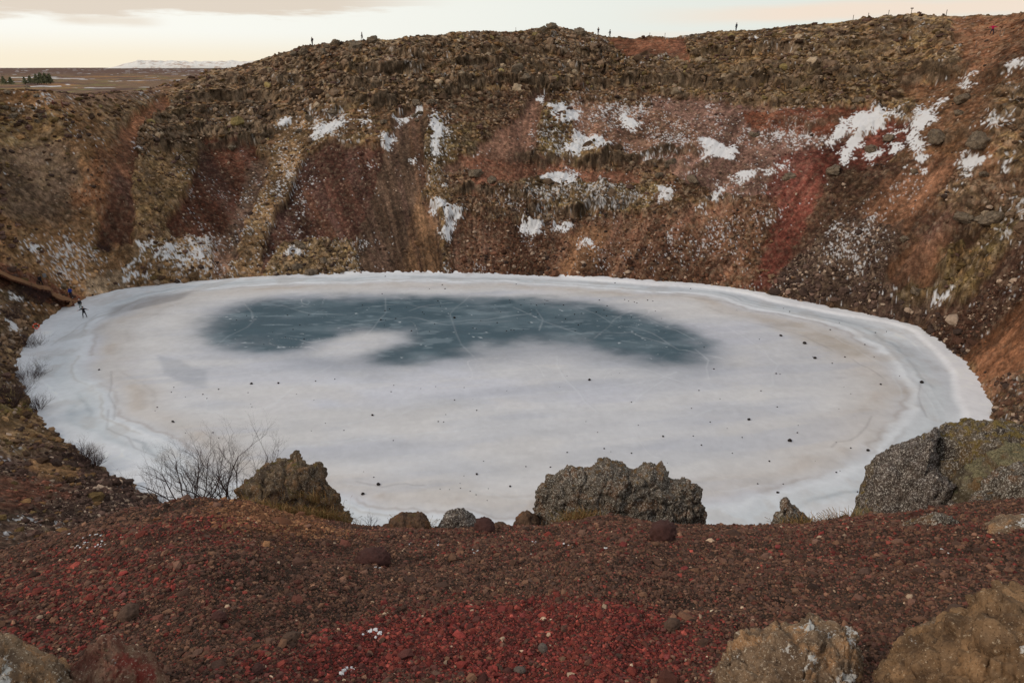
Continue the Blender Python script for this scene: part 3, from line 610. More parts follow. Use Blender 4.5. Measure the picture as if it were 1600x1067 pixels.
def build_ice():
    r = np.r_[np.arange(34, 60, .12), np.arange(60, 132, .17)]
    a = np.radians(np.arange(-52, 52, .09)); R, A = np.meshgrid(r, a, indexing='ij'); X = R*np.sin(A); Y = R*np.cos(A)
    dx = X-CX; dy = Y-CY; rho = np.hypot(dx, dy); phi = np.arctan2(dy, dx); S = np.interp(phi, PG, ST); q = rho/S; e = S-rho
    w = ICE.sample(X, Y); teal, grey, wl, tan, dl, sp = (w[..., i] for i in range(6))
    def mx(c, rgb, m): m = np.clip(m, 0, 1)[..., None]; return c*(1-m)+np.asarray(rgb)*m
    k = 1.22; cc = lambda r, g, b: S2L((r-3, g-1, b+1))*k
    c = np.ones(X.shape+(3,))*cc(193, 192, 193)
    big = fbm(X/18, Y/7, 4, 2); c = mx(c, cc(196, 196, 202), sm(-.1, .35, big)*.8); c = mx(c, cc(200, 196, 192), sm(0, .4, fbm(X/13+4, Y/6, 4, 3))*.6)
    wob = fbm(phi*6, rho/30, 4, 1)*.045
    qq = q+wob
    c = mx(c, cc(196, 189, 182), sm(.68, .80, qq)*(1-sm(.80, .86, qq))*.8)              # beige ring
    c = mx(c, cc(208, 210, 212), sm(.83, .87, qq)); c = mx(c, cc(196, 200, 202), sm(.86, .90, qq)*(1-sm(.91, .94, qq))*.8*sm(-.3, .3, fbm(X/8, Y/8, 3, 5)+.2))
    c = mx(c, cc(214, 214, 215), sm(.94, .97, qq)*.8)
    for q0, w_, sd_, rgb_, a_ in ((.905, .006, 1, (150, 156, 160), .5), (.875, .004, 4, (170, 166, 160), .5), (.93, .010, 6, (168, 176, 180), .45), (.955, .004, 2, (224, 226, 228), .6), (.77, .006, 3, (176, 170, 164), .4), (.72, .02, 5, (206, 204, 202), .5), (.60, .03, 7, (178, 178, 182), .35)):
        c = mx(c, cc(*rgb_), np.exp(-((qq-q0+.014*fbm(phi*12+sd_, rho/14, 3, sd_))/w_)**2)*sm(-.12, .25, fbm(phi*5+sd_*3, rho*0+.3, 2, sd_))*a_)
    sweep = fbm(X/26+Y/30, Y/3.2-X/16, 4, 6); c = mx(c, cc(178, 179, 185), sm(.05, .3, sweep)*.45*(1-sm(.75, .85, qq))); c = mx(c, cc(206, 203, 200), sm(.05, .3, -sweep)*.4*(1-sm(.75, .85, qq)))
    st = np.exp(-((qq-.845+.012*fbm(phi*30, rho/9, 3, 6))/.006)**2)*sm(-.15, .3, fbm(phi*7, rho*0, 2, 4)); c = mx(c, cc(158, 146, 138), st*.45)
    st = np.exp(-((qq-.80)/.02)**2)*sm(-.1, .4, fbm(phi*9+4, rho/5, 4, 7)); c = mx(c, cc(176, 162, 148), st*.45)
    dirt = sm(.12, .45, fbm(phi*14, rho/3, 5, 3))*sm(.74, .84, qq); c = mx(c, cc(176, 168, 160), dirt*.35)
    c = mx(c, cc(198, 203, 203), sp*.7)
    c = mx(c, cc(168, 155, 138), tan*(.6+.8*fbm(X/3, Y/2, 4, 5)))
    g = grey*(1+.25*fbm(X/6, Y/3, 4, 6)); c = mx(c, cc(140, 144, 152), g*.85)
    tl = sm(.10, 1.0, teal+.34*fbm(X/3.6, Y/2.4, 5, 4)*sm(0, .2, teal)*(1-.3*sm(.9, 1, teal))); tc = np.ones(c.shape)*cc(68, 86, 94)
    tc = mx(tc, cc(88, 104, 111), sm(-.1, .4, fbm(X/5, Y/3, 4, 1))); tc = mx(tc, cc(116, 130, 136), sm(.22, .5, fbm(X/2.5, Y/.9, 5, 2))*.6)
    frost = np.exp(-(np.abs(vn(X/7+.6*vn(X/2, Y/2, 1), Y/5+.6*vn(X/2, Y/2, 2), 5))/.012)**2)*sm(-.1, .3, fbm(X/9, Y/9, 2, 3)); tc = mx(tc, cc(150, 162, 168), frost*.55)
    spt = sm(.60, .72, fbm(X/.9, Y/.8, 3, 6)); tc = mx(tc, cc(200, 205, 208), spt*.7)
    c = mx(c, (0, 0, 0), tl*0); c = c*(1-tl[..., None])+tc*tl[..., None]
    c = mx(c, cc(206, 208, 210), wl*np.where(tl > .4, .32, .5)*(.75+.6*fbm(X/3, Y/3, 3, 2)))
    crk = np.exp(-(np.abs(vn(X/24+.5*vn(X/6, Y/6, 1), Y/14+.4*vn(X/6, Y/6, 2), 6))/.006)**2)*sm(-.1, .3, fbm(X/20, Y/12, 2, 3)); c = mx(c, cc(212, 210, 210), crk*.45)
    c = mx(c, cc(128, 122, 120), dl*.6)
    # drift of clean snow against the right and far shore
    pd = np.degrees(phi); right = sm(-38, -20, pd)*(1-sm(55, 75, pd)); left = .55*sm(75, 90, pd)*(1-sm(120, 150, pd))
    wd = (3.0+.9*vn(phi*8, rho*0, 2)+.15*vn(phi*40, rho*0, 3))*right+1.0*left
    dr = sm(0, 1.4, wd-e)*(wd > .3); c = mx(c, (.84, .84, .86), dr)
    c = c*(1+.07*fbm(X/.7, Y/.7, 4, 1)+.09*fbm(X/5, Y/2.4, 4, 7))[..., None]
    z = .02*fbm(X/3, Y/3, 3, 2)+.05*st+dr*.28*sm(0, 1, wd-e)+.10*np.exp(-((qq-.87)/.01)**2)-.04*dl+.03*wl
    V = np.stack([X, Y, z], -1).reshape(-1, 3); Fq = gridfaces(len(r), len(a))[:, ::-1]; keep = (e.ravel()[Fq] > -2.2).any(1); Fq = Fq[keep]
    used = np.zeros(len(V), bool); used[Fq.ravel()] = True; idx = np.cumsum(used)-1
    def m_ice(nt, N, L, b):
        a = N.new('ShaderNodeVertexColor'); a.layer_name = 'Col'; n = nnoise(nt, 1.6, 6, .65)
        cl = nmix(nt, 1.0, a.outputs[0], nmap(nt, n.outputs['Fac'], .25, .75, .95, 1.05, False), 'MULTIPLY'); L.new(cl, b.inputs['Base Color']); nbump(nt, n.outputs['Fac'], .25, .05, b)
    o = link('ice', mesh_np('ice', V[used], idx[Fq], np.clip(c, 0, .86).reshape(-1, 3)[used]), mat('lake_ice', m_ice, .55, .3))
    tag(o, 'frozen crater lake with a teal patch of thin ice inside pale bands', kind='structure')
build_ice()

# ------------------------------------------------------------------ far mountain with snow
def build_mountain():
    n = 420; x = np.linspace(-1, 1, n); y = np.linspace(-1, 1, 60); Y, X = np.meshgrid(y, x, indexing='ij')
    D = 9000.; az = math.atan2((302-800)/F, CP+.4*SP); cx, cy = D*math.sin(az), D*math.cos(az)
    env = sm(-1, -.62, X)*(1-sm(.75, 1, X)); h = (74+12*fbm(X*5, Y*1.5, 4, 3)+16*fbm(X*14+3, Y*2, 3, 5))*env*np.sqrt(np.clip(1-Y**2, 0, 1))
    wx = X*860; wy = Y*500
    px = cx+wx*math.cos(az)+wy*math.sin(az); py = cy-wx*math.sin(az)+wy*math.cos(az)
    V = np.stack([px, py, 20+h*.98], -1).reshape(-1, 3)
    def f(nt, N, L, b):
        a = nnoise(nt, .009, 6, .6); c = nmix(nt, nmap(nt, a.outputs['Fac'], .5, .62), (.88, .84, .78), (.6, .48, .40)); L.new(c, b.inputs['Base Color'])
    o = link('hills', mesh_np('hills', V, gridfaces(60, n)), mat('snowy_hill', f)); tag(o, 'low snow covered mountain on the horizon', kind='structure')
build_mountain()

# ------------------------------------------------------------------ loose stones as ground cover
import bmesh
def ico(sub):
    bm = bmesh.new(); bmesh.ops.create_icosphere(bm, subdivisions=sub, radius=1); bm.verts.ensure_lookup_table()
    V = np.array([v.co[:] for v in bm.verts]); Fc = np.array([[v.index for v in f.verts] for f in bm.faces]); bm.free(); return V, Fc
def stones_mesh(name, P, size, C, seed, sub=1, flat=.7, sink=.25, jit=.28):
    rs = np.random.RandomState(seed); V0, F0 = ico(sub); n = len(P); nv = len(V0)
    q = rs.normal(size=(n, 4)); q /= np.linalg.norm(q, axis=1)[:, None]; w, x, y, z = q.T
    R = np.stack([1-2*(y*y+z*z), 2*(x*y-z*w), 2*(x*z+y*w), 2*(x*y+z*w), 1-2*(x*x+z*z), 2*(y*z-x*w), 2*(x*z-y*w), 2*(y*z+x*w), 1-2*(x*x+y*y)], -1).reshape(n, 3, 3)
    sc = rs.uniform(.6, 1.15, (n, 3))*size[:, None]; J = V0[None]*(1+rs.uniform(-jit, jit, (n, nv, 1)))
    V = np.einsum('nij,nvj->nvi', R, J*sc[:, None, :]); V[..., 2] *= flat; V += P[:, None, :]; V[..., 2] += (size*(.5-sink)*flat)[:, None]
    Fc = (F0[None]+(np.arange(n)*nv)[:, None, None]).reshape(-1, 3)
    Cv = np.repeat(C, nv, 0)*rs.uniform(.8, 1.2, (n*nv, 1))
    return mesh_np(name, V.reshape(-1, 3), Fc, np.clip(Cv, .005, .8), False)
def near_stones():
    rs = np.random.RandomState(5); n = 330000
    az = rs.uniform(-.9, .9, n); u = rs.rand(n); d = 1.6*(13.5/1.6)**(u**.85)
    x = d*np.sin(az); y = d*np.cos(az); z = groundv(x, y)
    big = rs.rand(n); size = (d*.00088+.0034)*np.exp(rs.normal(0, .5, n))
    size = np.where(big > .991, size*rs.uniform(1.6, 2.8, n)*(1-.4*sm(6, 10, d)), size)
    f = FG.sample(x+.5*fbm(x/.8, y/.8, 3, 1), y+.5*fbm(x/.8+3, y/.8, 3, 2)); r = rs.rand(n); r2 = rs.rand(n)
    red = r < f[:, 0]*1.02+.03*(fbm(x/.5, y/.5, 2, 4) > .1); och = (r2 < f[:, 1])
    pal = np.array([col(82, 61, 51), col(73, 55, 47), col(90, 66, 53), col(62, 48, 42), col(82, 60, 51), col(98, 73, 58), col(86, 54, 46)])
    redp = np.array([col(104, 46, 42), col(118, 58, 50), col(88, 42, 40), col(100, 52, 44), col(78, 48, 44)]); ocp = np.array([col(112, 78, 56), col(96, 66, 50), col(124, 92, 66)])
    C = pal[rs.randint(0, 7, n)]; C = np.where(red[:, None], redp[rs.randint(0, 5, n)], C); C = np.where((och & ~red)[:, None], ocp[rs.randint(0, 3, n)], C)
    pale = rs.rand(n) < .006; C = np.where(pale[:, None], col(150, 130, 110), C)
    C = C*np.exp(rs.normal(.14, .28, (n, 1)))*np.array((1.04, 1., .96))
    o = link('scoria_gravel', stones_mesh('scoria_gravel', np.stack([x, y, z], 1), size, C, 6, jit=.42), M_stone)
    tag(o, 'red and grey brown scoria gravel covering the slope in front', 'gravel', kind='stuff')
near_stones()
def m_scree(nt, N, L, b):
    a = N.new('ShaderNodeVertexColor'); a.layer_name = 'Col'
    n1 = nnoise(nt, 5, 5, .7); c = nmix(nt, 1.0, a.outputs[0], nmap(nt, n1.outputs['Fac'], .25, .75, .6, 1.4, False), 'MULTIPLY')
    L.new(c, b.inputs['Base Color'])
M_scree = mat('scree_stone', m_scree, .95, .1)
def wall_stones():
    rs = np.random.RandomState(8); N = 420000
    az = rs.uniform(-.72, .72, N); d = 18+rs.rand(N)**.8*172; x = d*np.sin(az); y = d*np.cos(az)
    z0, rho, phi, t, dd = base(x, y); w = W.sample(x+.9*fbm(x/4, y/4, 3, 1), y+.9*fbm(x/4+9, y/4, 3, 2))
    p = np.clip((w[:, 7]-.15)*.5*(1-.75*w[:, 6])+w[:, 3]*.3+.5*(w[:, 7] > .8), 0, 1)*(.5+1.6*sm(-.25, .35, fbm(x/6, y/6, 3, 3)))*(t > .0)*(t < 1.12)*sm(16, 24, d)
    k = rs.rand(N) < p*.7*(1-.6*sm(.55, .8, t)); x, y, d, t, w = x[k], y[k], d[k], t[k], w[k]; n = len(x)
    z, c, ms = terrain(x, y); size = (.03+d*.00075)*np.exp(rs.normal(0, .5, n)); size = np.minimum(size, .7)*(ms < .5)*(1+1.2*np.clip(1-t*7, 0, 1))
    k = size > 0; x, y, z, size, c, w, ms = (q[k] for q in (x, y, z, size, c, w, ms)); n = len(x)
    tone = rs.rand(n); C = w[:, :3]*np.exp(rs.normal(-.05, .38, (n, 1)))
    C = np.where((tone > .86)[:, None], col(150, 130, 112)*np.exp(rs.normal(0, .2, (n, 1))), C); C = np.where((tone < .2)[:, None], col(62, 50, 44), C)
    o = link('scree_stones', stones_mesh('scree_stones', np.stack([x, y, z], 1), size, C, 9, 1, .8, .3), M_scree)
    tag(o, 'loose brown and grey stones strewn over the crater walls', 'scree', kind='stuff'); print('wall stones', n)
wall_stones()
def crag_stones():
    rs = np.random.RandomState(18); N = 60000; az = rs.uniform(-.72, .72, N); d = 40+rs.rand(N)**.8*150; x = d*np.sin(az); y = d*np.cos(az)
    z0, rho, phi, t, dd = base(x, y); w = W.sample(x+.9*fbm(x/4, y/4, 3, 1), y+.9*fbm(x/4+9, y/4, 3, 2))
    k = rs.rand(N) < np.clip((w[:, 3]-.3)*1.0, 0, .7)*(.15+1.2*sm(-.1, .3, fbm(x/7, y/7, 3, 5)))*(t > .05)*(t < .97)*.6; x, y, d, w = x[k], y[k], d[k], w[k]; n = len(x)
    z, c, ms = terrain(x, y); size = (.10+.0017*d)*np.exp(rs.normal(0, .5, n)); tone = rs.rand(n)[:, None]
    C = np.where(tone < .45, col(104, 86, 70), np.where(tone < .8, col(78, 62, 49), np.where(tone < .88, col(112, 98, 64), col(136, 120, 100))))*np.exp(rs.normal(0, .25, (n, 1)))
    o = link('crag_stones', stones_mesh('crag_stones', np.stack([x, y, z], 1), np.minimum(size, 1.1), C, 19, 2, .85, .55), M_scree); tag(o, 'grey brown lava rubble covering the rocky bands of the crater wall', 'rubble', kind='stuff'); print('crag', n)
crag_stones()
def heath_clumps():
    rs = np.random.RandomState(28); N = 90000; az = rs.uniform(-.75, .72, N); d = 30+rs.rand(N)**.8*170; x = d*np.sin(az); y = d*np.cos(az)
    z0, rho, phi, t, dd = base(x, y); w = W.sample(x+.9*fbm(x/4, y/4, 3, 1), y+.9*fbm(x/4+9, y/4, 3, 2)); leftness = sm(-.45, -.62, az)
    p = np.clip(w[:, 5]*.5+.5*leftness-w[:, 6]*.9, 0, .8)*sm(-.12, .22, fbm(x/5, y/5, 3, 2))*(t > .02)*(t < 1.5)
    k = rs.rand(N) < p; x, y, d, w, lf = x[k], y[k], d[k], w[k], leftness[k]; n = len(x)
    z = groundv(x, y); size = (.10+.0019*d)*np.exp(rs.normal(0, .4, n)); tone = rs.rand(n)[:, None]+.35*fbm(x/9, y/9, 3, 6)[:, None]
    C = np.where(tone < .4, col(80, 61, 53), np.where(tone < .62, col(108, 82, 55), np.where(tone < .8, col(86, 70, 45), col(68, 52, 40))))*np.exp(rs.normal(0, .25, (n, 1)))
    o = link('heath_clumps', stones_mesh('heath_clumps', np.stack([x, y, z], 1), np.minimum(size, .8), C, 29, 2, .6, .35), M_scree); tag(o, 'low brown and ochre heath clumps growing over the crater slopes', 'heath', kind='stuff'); print('heath', n)
heath_clumps()

# ------------------------------------------------------------------ foreground rocks, each modelled from its own outline
def clinker(P, Nn, amp, sc, seed, fine=1.0):
    """craggy lava surface: lumps, pits and broken facets"""
    wp = P+.10*sc*np.stack([fbm3(P*3/sc, 2, seed+q) for q in (3, 4, 5)], 1)
    a = fbm3(P*(.9/sc), 3, seed); f1, f2, fid, ft = worley3(wp/(.42*sc)*np.array((1, 1, 1.3)), seed, True); g1, g2, gid, gt = worley3(wp/(.16*sc), seed+1, True); h1, h2 = worley3(P/(.06*sc), seed+2)
    cr = np.clip((f2-f1)/.22, 0, 1)**.6; cr2 = np.clip((g2-g1)/.25, 0, 1)**.6
    return amp*(1.2*a+1.7*ft+.8*gt+.45*fid*cr+.5*(cr-1)+.24*gid*cr2+.26*(cr2-1)+fine*(.18*(.4-h1)+.3*fbm3(P*9/sc, 4, seed+2)))

def rock_from_outline(name, pts, dist, thick, material, sink=.5, amp=.12, sc=1.0, seed=1, nu=210, nv=110, parent=None, lean=.0, back=0.0, power=.62, fine=1.0):
    pts = np.array(sorted(pts), float); cx = pts[:, 0].mean(); a0, _, _ = ray(cx, 700); az = math.atan2(a0, CP+(533.5-800)/F*SP)
    a, b, c = ray(pts[:, 0], pts[:, 1]); fx, fy = math.sin(az), math.cos(az); t = dist/(a*fx+b*fy)
    X = a*t; Y = b*t; Zt = CAMZ+c*t; rx, ry = fy, -fx; s = X*rx+Y*ry
    u = (1-np.cos(np.linspace(0, math.pi, nu)))/2; su = s[0]+(s[-1]-s[0])*u; T = np.interp(su, s, Zt)
    G = groundv(su*rx+dist*fx, su*ry+dist*fy); taper = np.power(np.clip(1-np.abs(2*u-1)**3.2, 0, 1), .5)
    zb = np.minimum(G, T)-sink
    th = np.linspace(-.32*math.pi, 1.32*math.pi, nv); cs = np.cos(th); sn = np.sin(th)
    yy = -np.sign(cs)*np.abs(cs)**.75; zz = np.sign(sn)*np.abs(sn)**power
    D = thick*(.35+.65*taper)
    Hh = np.maximum(T-zb, .02)
    Pz = zb[:, None]+Hh[:, None]*np.where(zz > 0, zz, zz*.05)[None]; off = D[:, None]*yy[None]*np.where(sn < 0, .8, 1)[None]+lean*(Hh[:, None]*np.clip(zz, 0, 1)[None])+back
    edge = (taper**.7)[:, None]; off = off*edge
    S = su[:, None]+0*off
    Px = S*rx+(dist+off)*fx; Py = S*ry+(dist+off)*fy
    P = np.stack([Px, Py, Pz], -1)
    du = np.gradient(P, axis=0); dv = np.gradient(P, axis=1); Nn = np.cross(du, dv); Nn /= np.linalg.norm(Nn, axis=-1, keepdims=True)+1e-9
    cen = P.mean((0, 1)); sgn = np.sign(((P-cen)*Nn).sum(-1).mean()); Nn *= sgn
    V = P.reshape(-1, 3); N3 = Nn.reshape(-1, 3); org = P.mean((0, 1)); k = clinker(V-org+seed*3.1, N3, amp*.72, sc, seed, fine)
    V = V+N3*(k-amp*.15)[:, None]
    Fq = gridfaces(nu, nv)
    loc = Vector((float(org[0]), float(org[1]), float(G.mean())))
    if parent is not None: loc = Vector((0, 0, 0)); 
    me = mesh_np(name, V-np.array(loc if parent is None else parent.location), Fq, None, True)
    if parent is None: return link(name, me, material, loc=loc)
    return link(name, me, material, parent)
R_lava = rock_mat('lichen_lava', (54, 46, 40), (90, 80, 70), (176, 168, 156), .535, (108, 86, 60), .17, 2.0, (98, 74, 56))
R_brown = rock_mat('brown_lava', (66, 52, 43), (98, 76, 60), (136, 118, 100), .6, (92, 78, 54), .1, 2.2, (110, 78, 56))
R_green = rock_mat('grassy_lava', (58, 47, 38), (94, 78, 60), (148, 136, 120), .55, (96, 84, 48), .13, 1.8, (108, 82, 58))
R_tan = rock_mat('tan_lichen_rock', (84, 68, 54), (116, 96, 76), (172, 158, 138), .57, None, .2, 3.0, (138, 106, 76), white=.57, bump=.45)
R_ochre = rock_mat('ochre_rock', (80, 62, 46), (114, 90, 66), (160, 142, 118), .585, None, .2, 3.2, (130, 102, 74), white=.65, bump=.45)
R_dark = rock_mat('dark_lava', (54, 46, 42), (86, 75, 68), (172, 164, 154), .53, (94, 82, 54), .12, 1.8, None)
R_mossy = rock_mat('mossy_lava', (56, 48, 40), (88, 74, 56), (160, 152, 138), .57, (124, 100, 50), .30, 1.3, (96, 72, 46))
R_out = rock_mat('outcrop_lava', (50, 43, 38), (88, 78, 66), (170, 162, 150), .54, (118, 100, 58), .225, 1.5, (94, 76, 52))
R_palemoss = rock_mat('pale_mossy_lava', (66, 58, 48), (100, 90, 72), (160, 154, 140), .57, (118, 110, 84), .33, 1.3, (104, 82, 56))
def m_moss(c1, c2, c3):
    def f(nt, N, L, b):
        a = nnoise(nt, 4, 6, .6); k = nnoise(nt, 30, 5, .75)
        c = nmix(nt, nmap(nt, a.outputs['Fac'], .4, .6), tuple(col(*c1)), tuple(col(*c2))); c = nmix(nt, nmap(nt, k.outputs['Fac'], .5, .68), c, tuple(col(*c3))); c = nmix(nt, nmap(nt, k.outputs['Fac'], .3, .45, .75, 0), c, tuple(col(60, 46, 30)))
        L.new(c, b.inputs['Base Color']); nbump(nt, k.outputs['Fac'], .9, .02, b)
    return f
M_moss = mat('olive_moss', m_moss((98, 82, 46), (82, 62, 40), (112, 102, 72)), 1, .05)
M_pale = mat('pale_moss', m_moss((98, 92, 72), (88, 74, 54), (130, 126, 104)), 1, .05)

def T(o, label, cat, group=None): return tag(o, label, cat, group)
o = rock_from_outline('boulder', [(372,776),(378,766),(395,750),(402,739),(428,728),(445,722),(464,715),(478,719),(487,730),(499,731),(510,745),(519,766),(527,773),(535,792),(544,805),(553,828)], 11.6, .9, R_green, .5, .17, 1.0, 3, 240, 130, power=.8)
T(o, 'tall pointed lava boulder with dry grass and moss beside the bare shrubs', 'boulder')
main_b = o
o = rock_from_outline('boulder', [(832,800),(834,768),(844,754),(857,746),(872,738),(885,734),(919,735),(935,727),(949,723),(964,726),(975,731),(983,740),(992,737),(1004,730),(1017,727),(1039,735),(1052,751),(1066,750),(1082,754),(1099,763),(1105,785),(1102,812)], 10.9, .62, R_lava, .55, .13, .8, 5, 340, 150, power=.5)
T(o, 'largest dark lava boulder crusted with pale lichen on the brow, centre right', 'boulder')
o = rock_from_outline('boulder', [(681,826),(688,815),(697,806),(709,799),(726,799),(738,808),(748,815),(754,826)], 10.6, .28, R_dark, .3, .05, .4, 7, 120, 80, power=.55)
T(o, 'small dark rounded lava boulder between a brown mound and two brown rocks', 'boulder')
o = rock_from_outline('boulder', [(604,822),(612,811),(630,803),(645,807),(657,805),(666,809),(673,822)], 10.5, .32, R_brown, .3, .05, .5, 8, 110, 70, power=.6)
T(o, 'low rusty brown clod on the brow right of the tall pointed boulder', 'rock')
o = rock_from_outline('boulder', [(767,828),(774,819),(783,816),(792,820),(799,828)], 10.5, .16, R_brown, .2, .03, .3, 9, 80, 60)
T(o, 'smallest brown rock on the brow beside the small dark boulder', 'rock')
o = rock_from_outline('boulder', [(801,826),(806,810),(815,802),(824,800),(836,807),(845,818),(849,827)], 10.6, .24, R_brown, .3, .045, .4, 10, 110, 70)
T(o, 'brown domed rock just left of the largest lichen boulder', 'rock')
o = rock_from_outline('boulder', [(1203,822),(1211,808),(1218,798),(1222,789),(1227,784),(1233,790),(1240,794),(1250,801),(1262,812),(1282,822)], 10.9, .34, R_lava, .35, .07, .5, 11, 130, 80, power=.7)
T(o, 'small pointed grey lava rock on the brow left of the mossy outcrop', 'rock')
o = rock_from_outline('boulder', [(1300,826),(1308,812),(1318,808),(1328,812),(1340,824)], 11.0, .2, R_brown, .3, .05, .4, 12, 90, 60)
T(o, 'low brown stone at the foot of the mossy outcrop', 'rock')
# mossy outcrop on the right
oc = bpy.data.objects.new('rock_outcrop', None); COL.objects.link(oc); _x, _y, _ = march(1470, 800); oc.location = (float(_x[0]), float(_y[0]), ground(_x[0], _y[0]))
tag(oc, 'large mossy lava outcrop of several rocks at the right edge above the ice', 'rock outcrop')
def ocp(nm, pts, dist, th, m, seed, amp=.12, sc=.8, lab=None, power=.6, nu=200, nv=100, sink=.7):
    p = rock_from_outline(nm, pts, dist, th, m, sink, amp, sc, seed, nu, nv, parent=oc, power=power)
    if lab: p['label'] = lab
    return p
ocp('rock_base', [(1318,826),(1332,800),(1345,772),(1352,746),(1368,722),(1386,714),(1408,704),(1431,696),(1464,680),(1482,673),(1510,668),(1554,668),(1600,677),(1700,694),(1790,750),(1830,800)], 12.5, 1.15, R_out, 61, .13, .9, None, .6, 320, 150)
ocp('lava_block', [(1343,800),(1344,776),(1346,752),(1355,732),(1367,716),(1385,710),(1408,701),(1431,692),(1447,681),(1464,672),(1482,668),(1496,676),(1500,700),(1490,740),(1478,780)], 12.0, .85, R_dark, 21, .14, .9, 'tall dark rock speckled with lichen')
ocp('mossy_block', [(1450,770),(1462,700),(1478,675),(1492,667),(1523,664),(1554,664),(1580,668),(1600,674),(1650,680),(1720,700),(1760,760)], 13.0, 1.2, R_mossy, 22, .12, .9, 'olive and rust coloured moss along the top', .7)
ocp('mossy_block', [(1316,824),(1330,806),(1348,784),(1372,762),(1395,745),(1418,738),(1440,744),(1455,775),(1460,810)], 11.9, .55, R_palemoss, 23, .07, .6, 'pale grey green moss spilling down the left flank', .8)
ocp('lava_block', [(1396,805),(1398,776),(1402,758),(1418,745),(1440,735),(1462,732),(1485,745),(1500,775),(1508,805)], 11.5, .45, R_dark, 24, .10, .7, 'dark broken block in front')
ocp('mossy_block', [(1445,800),(1462,752),(1490,728),(1520,712),(1560,700),(1610,704),(1680,720),(1740,790)], 11.9, .9, R_palemoss, 25, .13, .9, 'pale moss across the middle', .75)
ocp('lava_block', [(1500,800),(1512,770),(1530,742),(1556,728),(1590,722),(1640,722),(1700,740),(1740,800)], 11.3, .55, R_lava, 26, .12, .8, 'pale speckled rock at the right edge')
ocp('lava_block', [(1503,808),(1508,786),(1516,776),(1532,772),(1546,780),(1553,800)], 10.7, .22, R_lava, 27, .05, .45, 'small pale speckled knob')
ocp('lava_block', [(1540,690),(1560,686),(1590,684),(1640,690),(1700,710),(1600,740),(1545,720)], 12.4, .5, R_dark, 28, .1, .7, 'dark rock under the moss')
ocp('lava_block', [(1560,800),(1572,782),(1592,776),(1622,780),(1650,800)], 10.8, .3, R_dark, 29, .07, .5, 'low dark knob beside the gravel')
o = rock_from_outline('boulder', [(1497,842),(1512,834),(1530,829),(1545,820),(1560,813),(1578,810),(1600,814),(1640,824)], 6.3, .22, R_tan, .18, .03, .5, 31, 150, 70)
T(o, 'pale tan slab lying in the gravel under the mossy outcrop', 'rock')
o = rock_from_outline('boulder', [(1408,818),(1425,812),(1445,806),(1470,800),(1486,806),(1500,818)], 7.4, .16, R_lava, .2, .05, .5, 32, 120, 60)
T(o, 'low lichen crusted stone in the gravel below the mossy outcrop', 'rock')
# rocks along the lower edge
o = rock_from_outline('boulder', [(1090,1110),(1112,1064),(1122,1040),(1135,1019),(1155,1011),(1174,1007),(1192,1003),(1210,997),(1235,995),(1262,990),(1275,996),(1288,1008),(1320,1013),(1340,1027),(1352,1052),(1372,1100)], 2.75, .26, R_tan, .12, .05, .26, 41, 340, 170, power=.36, fine=.35)
T(o, 'tan rock with white lichen edge low in the picture, right of centre', 'rock')
o = rock_from_outline('boulder', [(1342,1110),(1356,1064),(1382,1036),(1412,1020),(1440,1008),(1478,996),(1500,982),(1515,966),(1528,953),(1545,948),(1561,946),(1587,951),(1620,952),(1660,960),(1740,1010)], 2.75, .34, R_ochre, .12, .055, .3, 42, 360, 170, power=.4, fine=.35)
T(o, 'large ochre rock in the lower right corner', 'rock')
o = rock_from_outline('boulder', [(1412,1024),(1416,1002),(1426,989),(1441,981),(1463,972),(1480,974),(1493,980),(1502,1004)], 3.24, .10, R_tan, .08, .02, .16, 43, 150, 90, fine=.35)
T(o, 'small white crusted rock resting against the large ochre rock', 'rock')
o = rock_from_outline('boulder', [(-60,1030),(-20,1008),(5,1005),(25,1009),(50,1020),(75,1026),(100,1042),(122,1072),(140,1100)], 2.8, .22, R_tan, .1, .03, .25, 44, 220, 120, fine=.35)
T(o, 'grey brown rock in the lower left corner', 'rock')
o = rock_from_outline('boulder', [(96,1090),(112,1052),(128,1032),(144,1017),(162,1007),(181,1006),(203,1020),(222,1024),(238,1034),(256,1056),(280,1095)], 2.75, .2, rock_mat('red_tan_rock', (92, 58, 48), (122, 98, 80), (168, 154, 136), .58, (84, 72, 50), .1, 3., (112, 54, 46), white=.64), .1, .028, .22, 45, 240, 130, power=.7, fine=.35)
T(o, 'pointed rusty rock with pale crest beside the lower left corner rock', 'rock')
def pebble(px, py, r, m, lab, seed, cat='stone'):
    x, y, d = march(px, py); x, y = float(x[0]), float(y[0]); V, Fc = ico(4); V = V*np.array((1.25, .9, .75)); k = clinker(V*r*3, V, .3, 3*r, seed); V = V*(1+k[:, None]*.55)*r
    return T(link('stone', mesh_np('stone', V, Fc), m, loc=(x, y, ground(x, y)+r*.45), rot=(0, 0, seed)), lab, cat)
S_red = plain_mat('dark_red_scoria', (74, 48, 43), .95, 60, .45); S_grey = plain_mat('grey_scoria', (98, 88, 80), .95, 60, .4); S_brown = plain_mat('brown_scoria', (88, 68, 56), .95, 60, .4)
